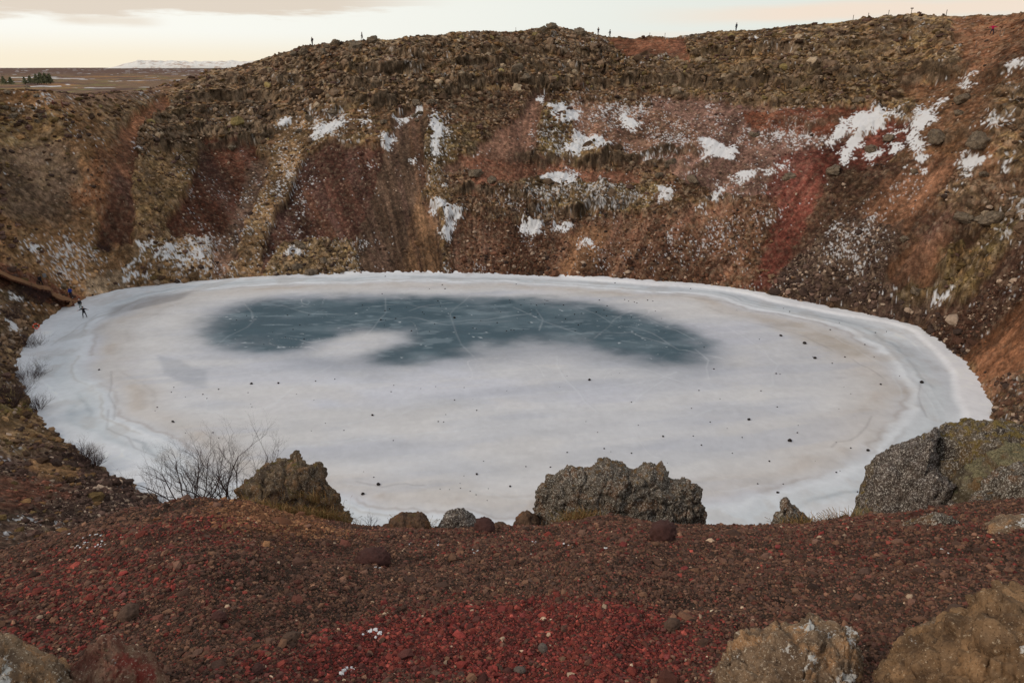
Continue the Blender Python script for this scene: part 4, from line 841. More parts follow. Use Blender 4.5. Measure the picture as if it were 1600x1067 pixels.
for a in [(1034, 850, .16, S_red, 'dark maroon stone standing alone in the gravel below the largest boulder', 1), (757, 833, .15, S_red, 'flat dark red stone on the brow between the small boulders', 2), (585, 882, .13, S_red, 'dark red clod with snow crumbs beside it in the gravel', 3),
          (455, 1006, .045, S_brown, 'dark brown stone casting a shadow in the lower left gravel', 4), (848, 1022, .028, S_grey, 'grey stone in the red gravel at the bottom, below centre', 5), (812, 1048, .026, S_grey, 'smaller grey stone near the bottom edge in red gravel', 6), (1049, 986, .05, S_brown, 'brown wedge shaped stone left of the white edged rock', 7),
          (204, 970, .06, S_brown, 'flat brown stone at the edge of the red gravel on the left', 8), (344, 968, .04, S_red, 'bright rusty stone in brown gravel, left of centre', 9), (1492, 955, .045, S_brown, 'orange brown stone above the small white crusted rock', 10), (402, 1048, .03, S_red, 'red stone near the bottom edge, left of centre', 11), (290, 776, .22, S_brown, 'round brown stone at the foot of the bare shrubs', 12)]:
    pebble(*a)
# crumbs of old snow in the gravel
def snow_crumbs():
    rs = np.random.RandomState(3); P = []
    for px, py, s, n in [(580, 1000, 9, 12), (592, 995, 5, 5), (541, 1055, 8, 8), (545, 1048, 5, 5), (150, 842, 14, 16), (125, 850, 8, 8), (590, 890, 5, 5), (690, 856, 7, 6), (742, 868, 6, 5), (835, 846, 4, 4), (888, 858, 6, 4), (948, 860, 4, 3), (570, 880, 6, 4), (960, 797, 10, 7), (914, 798, 5, 3), (640, 854, 6, 3), (1475, 851, 5, 3)]:
        for _ in range(n): P.append((px+rs.normal(0, s), py+rs.normal(0, s*.35)))
    P = np.array(P); x, y, d = march(P[:, 0], P[:, 1]); z = groundv(x, y); r = np.minimum(np.hypot(x, y), 9)*.0021*np.exp(rs.normal(0, .5, len(x)))+.001; r = np.minimum(r, .013)
    Q = np.stack([x, y, z+r*.6], 1)
    o = link('snow_patches', stones_mesh('snow_patches', Q, r, np.ones((len(x), 3))*.82, 4, 2, .6, .2), M_stone); tag(o, 'crumbs of old white snow caught between the gravel', 'snow', kind='stuff')
snow_crumbs()

# ------------------------------------------------------------------ boulders on the walls and along the far rim
def boulder_mesh(seed, sub=4):
    V, Fc = ico(sub); rs = np.random.RandomState(seed); nrm = rs.normal(size=(14, 3)); nrm /= np.linalg.norm(nrm, axis=1)[:, None]; dd = rs.uniform(.62, 1.0, 14)
    dots = V@nrm.T; r = np.min(np.where(dots > .15, dd/np.maximum(dots, .15), 9), axis=1); r = np.minimum(r, 1.25)
    V = V*r[:, None]; V = V*(1+.22*fbm3(V*1.6+seed, 4, seed)[:, None]+.22*(.5-worley3(V*3.2+seed, seed)[0][:, None])+.16*fbm3(V*6+seed, 3, seed)[:, None]); return mesh_np('boulder', V*np.array((1.1, .95, .8)), Fc, None, True)
BM = [boulder_mesh(100+i) for i in range(6)]
M_bg = rock_mat('wall_boulder_grey', (70, 60, 50), (108, 94, 78), (146, 134, 118), .55, (100, 88, 62), .12, .55, bump=.7)
M_bt = rock_mat('wall_boulder_tan', (96, 74, 56), (130, 106, 84), (160, 142, 122), .6, None, .2, .6, (128, 92, 64), bump=.7)
BMg = BM; BMt = []
for m_ in BM:
    m_.materials.append(M_bg); c_ = m_.copy(); c_.materials.clear(); c_.materials.append(M_bt); BMt.append(c_)
def wall_boulder(px, py, w, lab, group=None, tan=False, seed=0, h=.8, lift=.25, cat='boulder'):
    x, y, d = march(px, py); x, y, d = float(x[0]), float(y[0]), float(d[0]); r = w*.43*d/F; rs = random.Random(seed*7+int(px)); me = (BMt if tan else BMg)[rs.randrange(6)]
    o = link('boulder', me, None, loc=(x, y, ground(x, y)+r*h*lift), rot=(rs.uniform(-.3, .3), rs.uniform(-.3, .3), rs.uniform(0, 6.3)), scale=(r, r*.9, r*h*1.1)); return T(o, lab, cat, group)
for a in [(1392,209,26,'dark lichen boulder in the snow between the two large snow fields'), (1360,226,26,'mossy boulder below the large triangular snow field'), (1303,262,28,'round grey boulder at the top of the red streak, snow under it'), (1235,270,24,'low dark boulder alone on the red scree left of the round grey one'),
          (1505,154,36,'largest boulder on the orange slope at the upper right'), (1499,178,22,'flat dark stone under the largest boulder of the orange slope'), (1431,262,18,'mossy boulder at the foot of the right snow tongue'), (1529,228,44,'broad dark lava block on the ledge right of the snow tongue'),
          (1536,273,18,'boulder topped with yellow moss near the right edge'), (1512,341,34,'dark boulder beside the yellow moss on the right wall'), (1552,345,44,'pale lichen block right of the dark boulder on the right wall'), (1468,217,40,'long dark block on the ledge under the orange slope'), (743,270,30,'brown block in the middle of the wall left of the grey ledge'), (768,281,24,'flat grey slab right of the brown block in mid wall'),
          (1430,460,22,'mossy stone above the right shore snow'), (1415,367,20,'grey stone on the right wall above the orange streak'), (302,137,11,'black pillar of rock on the left rim slope'), (465,420,22,'grey boulder at the far shore left of the dark scree cone'), (487,427,26,'flat grey boulder touching the ice at the far shore'), (505,412,16,'upright grey boulder above the far left shore'), (470,386,22,'snow capped grey boulder above the far left shore'),
          (447,420,12,'small dark stone at the far left shore'), (1180,205,18,'grey stone in dusted purple scree below the upper ledge'), (1083,275,26,'dark ledge block in mid wall right of centre'), (1030,275,22,'dark ledge block left of its twin in mid wall'), (1340,165,20,'stone right above the large snow field'), (1048,255,24,'round block on the mid wall ledge'), (98,448,14,'dark stone beside the wooden steps')]:
    wall_boulder(*a[:3], a[3], h=.7, lift=.05)
rim = [(525,70,19,'pointed pale boulder standing highest on the left rim'), (505,84,17,'squat pale boulder under the pointed one on the left rim'), (511,73,14,'dark boulder left of the pointed rim boulder'), (474,84,24,'broad flat boulder under the person on the left rim'), (556,78,26,'large tilted grey boulder at the left rim under the second walker'), (547,69,14,'boulder wedged between two larger rim boulders'), (583,66,20,'low brown boulder on the rim right of the second walker'), (458,90,16,'grey boulder at the left end of the rim blocks'),
       (862,44,20,'summit rock crowning the middle of the far rim'), (845,48,20,'left shoulder rock of the rim summit'), (905,54,24,'brown rock right of the rim summit'), (808,125,26,'grey crag hanging above the upper snow chute'), (822,132,20,'dark crag beside the upper snow chute')]
for a in rim: wall_boulder(*a[:3], a[3], h=.85, lift=.1)
rs_ = random.Random(4)
for i in range(46):
    px = rs_.gauss(1165, 34); py = rs_.uniform(340, 442); px += (392-py)*-.15
    wall_boulder(px, py, rs_.uniform(4, 11), 'small pale tan boulder on the scree left of the red streak', 'pale boulders left of the red streak', True, i, h=.8)
for i in range(30):
    wall_boulder(rs_.uniform(690, 1060), rs_.uniform(350, 428), rs_.uniform(3.5, 8), 'small tan boulder low on the far wall above the ice', 'tan boulders low on the far wall', True, i+50, h=.8)
for i in range(20):
    t_ = rs_.random(); wall_boulder(205+t_*30+rs_.gauss(0, 34), 215+t_*70, rs_.uniform(3.5, 7), 'small ochre boulder at the foot of the left orange gully', 'ochre boulders in the left gully', True, i+90)
for i in range(34):
    px = rs_.uniform(330, 800); py = 100+(800-px)*.13+rs_.uniform(0, 70)
    wall_boulder(px, py, rs_.uniform(7, 17), 'grey brown crag boulder in the rocky band under the rim', 'crag boulders under the rim', False, i+130, h=.75, lift=.05)
for i in range(14):
    wall_boulder(rs_.uniform(0, 70), rs_.uniform(135, 190), rs_.uniform(6, 13), 'grey crag boulder on the mound at the far left', 'boulders on the left mound', False, i+170, h=.75, lift=.05)

# ------------------------------------------------------------------ stones on the ice
def dark_stone(seed):
    V, Fc = ico(3); V = V*(1+.35*fbm3(V*1.7+seed, 3, seed)[:, None])*np.array((1, .85, .7)); m = mesh_np('lava_stone', V, Fc, None, False); m.materials.append(M_blk); return m
M_blk = plain_mat('black_lava', (44, 38, 36), .95, 8, .3)
DS = [dark_stone(i) for i in range(5)]
def ice_stone(px, py, r, lab, group=None):
    x, y = onplane(px, py); rs = random.Random(int(px*13+py)); o = link('lava_stone', DS[rs.randrange(5)], None, loc=(float(x), float(y), r*.3), rot=(0, 0, rs.uniform(0, 6)), scale=r*.68); return T(o, lab, 'stone', group)
for a in [(1257,537,.36,'dark stone on the right ice, upper of a close pair'), (1273,560,.32,'dark stone on the right ice, lower of a close pair'), (1220,525,.30,'twin lobed dark stone left of the close pair on the right ice'), (1440,598,.34,'dark stone beside the raised ice ridge at the far right'), (1170,656,.25,'dark stone alone on the pale ice right of centre'), (1234,689,.32,'large dark stone on the ice above the pointed rock'),
          (1356,704,.24,'dark stone on the ice left of the mossy outcrop'), (591,757,.26,'dark stone on the near ice, upper of two left of centre'), (567,772,.23,'dark stone on the near ice, lower of two left of centre'), (745,741,.17,'dark stone on the near ice above the small dark boulder'), (797,760,.15,'dark stone on the near ice left of the largest boulder'), (860,730,.12,'small dark stone on ice above the left end of the largest boulder'), (921,594,.26,'dark stone on the pale ice just below the teal patch'), (582,649,.2,'dark stone on the pale ice left of centre'),
          (1036,682,.16,'dark stone on ice above the right end of the largest boulder'), (1526,628,.24,'dark stone on grey ice by the right shore'), (393,600,.24,'dark stone right of the grey triangular ice sheet'), (435,599,.2,'second dark stone right of the grey triangular ice sheet'), (270,659,.2,'dark stone in the left cluster above the ice crack'), (1215,770,.2,'dark stone on the near ice left of the pointed rock'), (1376,601,.2,'dark stone between the tan stain and the pale band'), (155,578,.18,'lone dark stone on the left pale band'),
          (710,497,.3,'larger brown stone in the middle of the teal ice'), (595,500,.2,'dark stone in the teal ice near the white cracks')]:
    ice_stone(*a)
rs_ = random.Random(9)
def scatter(n, box, lab, grp, lo=.05, hi=.13):
    for _ in range(n): ice_stone(rs_.uniform(box[0], box[2]), rs_.uniform(box[1], box[3]), rs_.uniform(lo, hi), lab, grp)
scatter(60, (560, 468, 1040, 520), 'small dark stone on the teal ice', 'small stones on the teal ice', .09, .17)
scatter(10, (360, 490, 500, 545), 'small dark stone on the left lobe of the teal ice', 'small stones on the left teal lobe', .09, .15)
scatter(34, (430, 580, 1000, 710), 'small dark stone on the pale ice in mid lake', 'small stones on the middle ice')
scatter(26, (1040, 600, 1340, 780), 'small dark stone on the pale ice at the right', 'small stones on the right ice')
scatter(16, (240, 600, 400, 690), 'small dark stone on the pale ice at the left', 'small stones on the left ice', .06, .13)
scatter(20, (1080, 480, 1420, 590), 'small dark stone on the banded ice near right shore', 'small stones near the right shore', .08, .16)
scatter(14, (560, 715, 830, 790), 'small dark stone on the near ice behind the brow rocks', 'small stones on the near ice', .05, .1)
scatter(10, (500, 432, 1100, 460), 'small dark stone on the white band by the far shore', 'small stones by the far shore', .1, .18)

# ------------------------------------------------------------------ bare shrubs
def shrub(name, x, y, h, w, seed, stems, depth, r0, material, lab, group=None, lean=(0, 0), sides=4, spread=.55, cat='shrub', kids=3):
    rs = random.Random(seed); V = []; Fc = []
    def tube(a, b, ra, rb):
        d = (b-a); L = d.length
        if L < 1e-5: return
        d /= L; u = d.cross(Vector((.3, .5, .81))).normalized(); v = d.cross(u); n0 = len(V)
        for p, r in ((a, ra), (b, rb)):
            for k in range(sides): t = 2*math.pi*k/sides; V.append(tuple(p+u*(r*math.cos(t))+v*(r*math.sin(t))))
        for k in range(sides): Fc.append((n0+k, n0+(k+1) % sides, n0+sides+(k+1) % sides, n0+sides+k))
    def grow(p, d, L, r, lev):
        n = 5 if lev > 0 else 3; q = p.copy()
        for i in range(n):
            d = (d+Vector((rs.gauss(0, .16), rs.gauss(0, .16), rs.gauss(.07, .10)))).normalized(); q2 = q+d*(L/n); r2 = r*(1-.14)
            tube(q, q2, r, r2); q, r = q2, r2
            if lev > 0 and i > 0:
                for _ in range(1 if rs.random() < .75 else 2):
                    s = Vector((rs.gauss(0, 1), rs.gauss(0, 1), rs.gauss(.25, .5))); s = (s-d*s.dot(d)); s.normalize()
                    grow(q, (d*.75+s*rs.uniform(.45, .85)).normalized(), L*rs.uniform(.38, .62), r*.62, lev-1)
    for s in range(stems):
        a = rs.uniform(0, 6.28); k = rs.uniform(.2, 1)*spread*w/h*1.6
        d = Vector((math.cos(a)*k+lean[0], math.sin(a)*k+lean[1], 1)).normalized()
        grow(Vector((math.cos(a)*w*.06, math.sin(a)*w*.06, -.08*h)), d, h*rs.uniform(.7, 1.08), r0*rs.uniform(.7, 1.1), depth)
    o = link(name, mesh_np(name, np.array(V), np.array(Fc), None, True), material, loc=(x, y, ground(x, y))); return T(o, lab, cat, group)
M_twig = plain_mat('grey_twig', (70, 56, 54), .8, 6, .3); M_twig2 = plain_mat('purple_twig', (76, 58, 56), .9, 4, .3)
def at(px, py, dmax=None):
    x, y, d = march(px, py); return float(x[0]), float(y[0]), float(d[0])
def onaz(px, py, dist):
    a, b, c = ray(px, py); h = math.hypot(a, b); return float(a/h*dist), float(b/h*dist)
x, y = onaz(290, 775, 12.2); shrub('bare_shrub', x, y, .98, 2.7, 3, 18, 3, .016, M_twig, 'bare grey shrub with spreading twigs, left of its taller neighbour', 'bare shrubs on the brow', (-.25, 0))
x, y = onaz(362, 772, 12.3); shrub('bare_shrub', x, y, 1.22, 2.4, 14, 18, 3, .017, M_twig, 'tallest bare shrub on the brow beside the pointed boulder', 'bare shrubs on the brow', (-.1, 0))
x, y = onaz(415, 765, 12.4); shrub('bare_shrub', x, y, 1.05, 1.0, 25, 4, 3, .009, M_twig, 'bare shrub behind the left shoulder of the pointed boulder', 'bare shrubs on the brow', (.15, 0))
x, y = onaz(250, 768, 13.2); shrub('bare_shrub', x, y, .7, 1.0, 31, 5, 2, .008, M_twig, 'lowest bare shrub at the left end of the brow shrubs', 'bare shrubs on the brow', (-.3, 0))
x, y = onaz(455, 790, 10.75); shrub('bare_shrub', x, y, .75, 1.2, 41, 5, 2, .007, plain_mat('pale_twig', (116, 98, 88), .8, 6, .3), 'thin pale twigs sprawling over the front of the pointed boulder', None, (-.2, 0))
x, y = onaz(468, 722, 11.7); o = shrub('bare_shrub', x, y, .5, .5, 47, 4, 2, .006, M_twig, 'little bare shrub poking up from the tip of the pointed boulder', None); o.location.z += .75
x, y = onaz(578, 828, 10.9); shrub('bare_shrub', x, y, .22, .5, 51, 9, 1, .005, M_twig, 'tiny dry shrub at the right foot of the pointed boulder', None)
x, y = onaz(1345-10, 822, 11.2); shrub('bare_shrub', x, y, .32, .3, 53, 4, 2, .005, M_twig, 'tiny dry shrub in the gap left of the mossy outcrop', None)
for i, (px, py, h, w, st, lab) in enumerate([(20,640,2.6,3.4,22,'dense purple brown shrub on the left shore, largest of the row'), (45,590,2.2,3,18,'purple brown shrub above the largest left shore shrub'), (60,640,1.6,2.2,12,'bare shrub leaning over the ice at the left shore'), (125,722,1.5,3.4,26,'rounded shrub at the edge of the ice, lowest on the left shore'), (150,728,1.3,2,14,'small shrub just right of the rounded shrub at the ice edge'),
     (50,540,2,2.6,14,'shrub below the orange life ring'), (62,475,1.9,2.4,14,'frosted shrub below the wooden steps'), (40,465,1.8,2.4,14,'left one of the two shrubs below the wooden steps'), (165,392,1.8,2.6,12,'dark shrub on the ochre slope above the far left shore'), (20,500,1.8,2.4,12,'shrub left of the orange life ring')]):
    x, y, d = at(px, py); shrub('bare_shrub', x, y, h*1.05, w*1.2, 60+i, st*2, 2, .03, M_twig2, lab, 'shrubs on the left shore', (rs_.uniform(-.1, .25), 0), sides=3)

# ------------------------------------------------------------------ dry grass
def grass():
    rs = np.random.RandomState(2); V = []; Fc = []; Cc = []
    spots = [(440,815,.55,420,10.7), (470,822,.45,420,10.5), (500,826,.4,320,10.5), (525,830,.3,220,10.5), (420,800,.4,260,10.9), (480,775,.4,200,11.0), (895,805,.32,360,10.25), (912,800,.25,260,10.2), (1245,818,.25,200,10.6), (1270,822,.25,140,10.7), (1315,822,.3,200,10.8), (640,806,.2,120,10.5), (668,808,.1,60,10.5), (400,785,.4,220,11.3), (1300,815,.2,120,10.9), (1520,700,.4,160,12.2), (1560,690,.4,160,12.2)]
    for px, py, w, n, dist in spots:
        x0, y0 = onaz(px, py, dist); xs = x0+rs.normal(0, w*.6, n); ys = y0+rs.normal(0, w*.3, n); zs = groundv(xs, ys)
        if py < 780: zs = zs+(.45 if px < 600 else 1.0)
        for x, y, z in zip(xs, ys, zs):
            h = rs.uniform(.08, .24); a = rs.uniform(0, 6.28); b = rs.uniform(.2, 1.1)*h; wd = .004; k = len(V); dx, dy = math.cos(a)*b, math.sin(a)*b; ux, uy = -math.sin(a)*wd, math.cos(a)*wd
            V += [(x-ux, y-uy, z-.02), (x+ux, y+uy, z-.02), (x+dx*.4+ux*.8, y+dy*.4+uy*.8, z+h*.7), (x+dx*.4-ux*.8, y+dy*.4-uy*.8, z+h*.7), (x+dx, y+dy, z+h*.95), (x+dx, y+dy, z+h)]
            Fc += [(k, k+1, k+2, k+3), (k+3, k+2, k+4, k+5)]; c = [col(132, 100, 64), col(108, 80, 50), col(104, 92, 52), col(150, 124, 86)][rs.randint(4)]; Cc += [c]*6
    o = link('dry_grass', mesh_np('dry_grass', np.array(V), np.array(Fc), np.array(Cc), False), M_scree); tag(o, 'tufts of dry ochre grass at the feet of the brow boulders', 'grass', kind='stuff')
grass()

# ------------------------------------------------------------------ people
def person(x, y, z, face, lab, jacket, trousers, pose='stand', hat=None, hair=(50, 38, 30), pack=None, boots=(50, 45, 42), group=None, height=1.75, skin=(190, 140, 115)):
    """face = heading of the body in degrees (0 looks along +Y)"""
    s = height/1.75; root = bpy.data.objects.new('person', None); COL.objects.link(root); root.location = (x, y, z); root.rotation_euler = (0, 0, math.radians(face)); root.scale = (s, s, s); T(root, lab, 'person', group)
    st = {'stand': (.02, -.02), 'walk': (.26, -.24), 'wide': (0, 0)}[pose if pose in ('walk', 'wide') else 'stand']; wide = .24 if pose == 'wide' else .11
    J = {'pelvis': (0, 0, .95), 'waist': (0, .0, 1.08), 'chest': (0, .01, 1.30), 'neck': (0, .01, 1.47), 'head': (0, .03, 1.56), 'crown': (0, .02, 1.67), 'nose': (0, .125, 1.585)}
    for sg, side in ((-1, 'l'), (1, 'r')):
        f = st[0] if sg < 0 else st[1]
        J['hip'+side] = (sg*.09, 0, .90); J['knee'+side] = (sg*(.09+wide)*.62, f*.55+.03, .49); J['ankle'+side] = (sg*wide, f-.02, .09); J['toe'+side] = (sg*(wide+.03), f+.15, .04)
        J['sh'+side] = (sg*.18, 0, 1.42)
        if pose == 'wide' : J['el'+side] = (sg*.42, .06, 1.26); J['wr'+side] = (sg*.62, .16, 1.24)
        elif pose == 'phone': J['el'+side] = (sg*.24, .06, 1.16); J['wr'+side] = (sg*.10, .28, 1.34)
        elif pose == 'walk': J['el'+side] = (sg*.25, -f*.35, 1.17); J['wr'+side] = (sg*.27, -f*.8+.1, .98)
        else: J['el'+side] = (sg*.24, -.03, 1.16); J['wr'+side] = (sg*.25, .08, .93)
    R = dict(pelvis=.135, waist=.125, chest=.155, neck=.058, head=.082, crown=.082, nose=.02, hip=.095, knee=.058, ankle=.042, toe=.04, sh=.07, el=.045, wr=.03)
    def r(n): return R[n] if n in R else R[n[:-1]]
    E = [('pelvis', 'waist'), ('waist', 'chest'), ('chest', 'neck'), ('neck', 'head'), ('head', 'crown'), ('head', 'nose')]
    for q in 'lr': E += [('pelvis', 'hip'+q), ('hip'+q, 'knee'+q), ('knee'+q, 'ankle'+q), ('ankle'+q, 'toe'+q), ('chest', 'sh'+q), ('sh'+q, 'el'+q), ('el'+q, 'wr'+q)]
    P = dict(J); RR = {n: r(n) for n in J}
    for q, sg in (('l', -1), ('r', 1)):      # hand: palm, four fingers, thumb
        w = Vector(J['wr'+q]); e = Vector(J['el'+q]); d = (w-e).normalized(); side = d.cross(Vector((sg, 0, .01))).normalized(); palm = w+d*.06; P['pa'+q] = tuple(palm); RR['pa'+q] = .028; E.append(('wr'+q, 'pa'+q))
        for k, (o_, L) in enumerate(((-.033, .07), (-.011, .082), (.011, .078), (.033, .06))):
            a = palm+side*o_+d*.035; b = a+d*L*.6; c = b+(d+Vector((0, 0, -.5))).normalized()*L*.45
            for nn, p_ in (('a', a), ('b', b), ('c', c)): P['f%d%s%s' % (k, nn, q)] = tuple(p_); RR['f%d%s%s' % (k, nn, q)] = .009
            E += [('pa'+q, 'f%da%s' % (k, q)), ('f%da%s' % (k, q), 'f%db%s' % (k, q)), ('f%db%s' % (k, q), 'f%dc%s' % (k, q))]
        a = w+d*.03-side*.04; b = a+d*.035-side*.02; P['ta'+q] = tuple(a); P['tb'+q] = tuple(b); RR['ta'+q] = .011; RR['tb'+q] = .009; E += [('pa'+q, 'ta'+q), ('ta'+q, 'tb'+q)]
    def skin_mesh(nm, names, edges, grow, sub=1):
        me = bpy.data.meshes.new(nm); idx = {n: i for i, n in enumerate(names)}
        me.from_pydata([P[n] for n in names], [(idx[a], idx[b]) for a, b in edges if a in idx and b in idx], []); ob = bpy.data.objects.new(nm, me); COL.objects.link(ob)
        md = ob.modifiers.new('s', 'SKIN'); md.use_smooth_shade = True; sv = me.skin_vertices[0].data
        for n, i in idx.items(): sv[i].radius = (RR[n]+grow*min(1, RR[n]/.05),)*2; sv[i].use_root = (i == 0)
        if sub: m2 = ob.modifiers.new('u', 'SUBSURF'); m2.levels = m2.render_levels = sub
        dg = bpy.context.evaluated_depsgraph_get(); out = bpy.data.meshes.new_from_object(ob.evaluated_get(dg)); bpy.data.objects.remove(ob); return out
    def pm(rgb, nm): 
        key = nm+'_%d_%d_%d' % rgb; return bpy.data.materials.get(key) or plain_mat(key, rgb, .85, 12, .12)
    link('body', skin_mesh('body', list(P), E, 0), pm(skin, 'skin'), root)
    up = ['waist', 'chest', 'pelvis', 'shl', 'shr', 'ell', 'elr', 'wrl', 'wrr']; P['nk'] = (0, .01, 1.45); RR['nk'] = .075
    link('jacket', skin_mesh('jacket', up+['nk'], E+[('chest', 'nk')], .028), pm(jacket, 'cloth'), root)
    lo = ['pelvis', 'hipl', 'hipr', 'kneel', 'kneer', 'anklel', 'ankler']; link('trousers', skin_mesh('trousers', lo, E, .018), pm(trousers, 'cloth'), root)
    for q in 'lr': link('boot', skin_mesh('boot', ['ankle'+q, 'toe'+q], E, .02), pm(boots, 'leather'), root)
    V, Fc = ico(3); hc = hat or hair; hv = V*np.array((.108, .118, .115)); hv = hv[:, :]; hv[:, 2] = np.where(V[:, 2] < -.1, hv[:, 2]*.9, hv[:, 2]); hv[:, 1] = np.where((V[:, 1] > .2) & (V[:, 2] < .25), hv[:, 1]*.55, hv[:, 1])
    link('hat' if hat else 'hair', mesh_np('hair', hv+np.array((0, .0, 1.665)), Fc), pm(hc, 'wool'), root)
    ev, ef = ico(1)
    for sg in (-1, 1): link('eye', mesh_np('eye', ev*.012+np.array((sg*.033, .108, 1.625)), ef), pm((40, 30, 28), 'eye'), root)
    if pack:
        bv, bf = ico(3); bv = np.sign(bv)*np.abs(bv)**.55*np.array((.16, .10, .24)); link('rucksack', mesh_np('rucksack', bv+np.array((0, -.24, 1.28)), bf), pm(pack, 'nylon'), root)
    return root
def on_skyline(px, py0, dmin=90, dmax=215, back=0.0):
    a, b, c = ray(px, py0); h = math.hypot(a, b); D = np.arange(dmin, dmax, .5); X = a/h*D; Y = b/h*D; Z = groundv(X, Y); k = int(np.argmax((Z-CAMZ)/D)); return float(X[k]), float(Y[k]), float(Z[k])-.05, float(D[k])
BLK = (38, 36, 40)
x, y = onplane(133, 496); person(float(x), float(y), .0, 200, 'person in black standing on the ice with arms spread wide', BLK, (44, 40, 46), 'wide', hair=(30, 26, 26))
x, y = onplane(127, 484); person(float(x), float(y), .0, 190, 'person in black jacket and pale trousers at the ice edge behind the black figure', BLK, (150, 160, 158), 'stand', hat=(190, 180, 176))
x, y, d = at(112, 465); person(x, y, ground(x, y), 215, 'person in a bright blue jacket on the lowest wooden steps', (34, 66, 150), (52, 50, 60), 'walk', hat=(170, 160, 158), boots=(190, 186, 184))
x, y, d = at(65, 447); person(x, y, ground(x, y), 235, 'person all in black walking down the upper wooden steps', (34, 32, 36), (34, 32, 38), 'walk')
for px, py, f, lab, j, tr, ps, pk in [(488, 68, 150, 'walker with a red rucksack at the left end of the far rim', (48, 50, 52), (48, 48, 52), 'stand', (130, 50, 46)), (566, 62, 90, 'walker in dark clothes on the rim above the tilted grey boulder', (52, 40, 40), (66, 42, 40), 'walk', None), (935, 47, 180, 'person in a dark jacket right of the rim summit, higher of two', (50, 42, 50), (96, 72, 74), 'phone', None),
      (953, 54, 100, 'person in dark clothes right of the rim summit, lower of two', (46, 42, 40), (48, 44, 40), 'walk', None), (1150, 48, 120, 'lone person in dark blue on the rim between summit and marker posts', (50, 58, 72), (46, 54, 66), 'stand', None)]:
    x, y, z, d = on_skyline(px, py); person(x, y, z, f, lab, j, tr, ps, pack=pk)
x0, y0, z0, d0 = on_skyline(1556, 26, 80, 150); k = (d0-.5)/d0; x, y = x0*k, y0*k; person(x, y, ground(x, y), 150, 'person in a crimson jacket with a dark rucksack on the right rim', (176, 26, 76), (56, 50, 62), 'wide', pack=(92, 62, 50))

# ------------------------------------------------------------------ marker posts on the rim
M_post = plain_mat('weathered_post', (126, 112, 100), .9, 8, .2)
def box(bm, cx, cy, cz, sx, sy, sz, rz=0, rx=0, bev=.0):
    r = bmesh.ops.create_cube(bm, size=1); M = Matrix.Translation((cx, cy, cz)) @ Matrix.Rotation(rz, 4, 'Z') @ Matrix.Rotation(rx, 4, 'X') @ Matrix.Diagonal((sx, sy, sz, 1)); bmesh.ops.transform(bm, matrix=M, verts=r['verts'])
def fromb(name, bm, m, parent=None, loc=None, rot=None):
    me = bpy.data.meshes.new(name); bmesh.ops.bevel(bm, geom=bm.edges[:], offset=.008, segments=1, affect='EDGES'); bm.to_mesh(me); bm.free(); return link(name, me, m, parent, loc, rot)
def mpost(x, y, z, h, lab, grp, top=False):
    bm = bmesh.new(); box(bm, 0, 0, h/2-.1, .09, .09, h+.2); box(bm, 0, 0, h*.82, .12, .12, .07)
    if top: box(bm, 0, 0, h, .55, .08, .2)
    return T(fromb('marker_post', bm, M_post, None, (x, y, z)), lab, 'post', grp)
for px, lab, tp in [(1333, 'trail marker post on the right rim, leftmost of the upper row', 0), (1356, 'trail marker post second from the left in the upper rim row', 0), (1387, 'trail marker post third from the left in the upper rim row', 0), (1422, 'marker post with a small crossboard on the right rim', 1), (1477, 'trail marker post right of the crossboard post', 0), (1017, 'short marker post on the rim dip right of the two walkers', 0), (1041, 'second short marker post on the rim dip', 0), (862, 'thin post on top of the rim summit', 0), (806, 'short post on the rim left of the summit', 0)]:
    x, y, z, d = on_skyline(px, 30, 85, 215); mpost(x, y, z, .95, lab, 'marker posts along the rim', tp)
for px, py, lab in [(1569, 27, 'pale marker post left of its pair beside the person in crimson'), (1574, 29, 'pale marker post right of its pair beside the person in crimson'), (1534, 31, 'faint marker post left of the person in crimson')]:
    x, y, z, d = on_skyline(px, py, 80, 150); k = (d-2.5)/d; mpost(x*k, y*k, ground(x*k, y*k), .9, lab, 'marker posts along the rim')

# ------------------------------------------------------------------ life ring on its post
def life_ring():
    x, y, d = at(58, 516); z = ground(x, y); root = bpy.data.objects.new('life_ring', None); COL.objects.link(root); root.location = (x, y, max(z, 0)); root.rotation_euler = (0, 0, math.atan2(-x, y)); T(root, 'orange life ring with pale bands standing on the left shore', 'life ring')
    M_or = plain_mat('orange_plastic', (226, 78, 40), .5, 6, .06, .4); M_wh = plain_mat('white_band', (214, 200, 190), .6, 6, .05)
    n, m = 48, 14; t = np.linspace(0, 2*math.pi, n, endpoint=False)[:, None]; u = np.linspace(0, 2*math.pi, m, endpoint=False)[None]; Rr, r = .36, .085
    V = np.stack([(Rr+r*np.cos(u))*np.cos(t), r*np.sin(u)+0*t, .62+(Rr+r*np.cos(u))*np.sin(t)], -1).reshape(-1, 3); i = np.arange(n)[:, None]; j = np.arange(m)[None]
    Fq = np.stack([i*m+j, i*m+(j+1) % m, ((i+1) % n)*m+(j+1) % m, ((i+1) % n)*m+j], -1).reshape(-1, 4); link('ring', mesh_np('ring', V, Fq), M_or, root)
    for k in range(4):
        a0 = k*math.pi/2+math.pi/4; t = np.linspace(a0-.11, a0+.11, 6)[:, None]; r2 = r+.008; V = np.stack([(Rr+r2*np.cos(u))*np.cos(t), r2*np.sin(u)+0*t, .62+(Rr+r2*np.cos(u))*np.sin(t)], -1).reshape(-1, 3)
        i = np.arange(5)[:, None]; Fq = np.stack([i*m+j, i*m+(j+1) % m, (i+1)*m+(j+1) % m, (i+1)*m+j], -1).reshape(-1, 4); link('band', mesh_np('band', V, Fq), M_wh, root)
    bm = bmesh.new(); box(bm, 0, .14, .4, .07, .07, 1.3); fromb('post', bm, M_post, root)
life_ring()

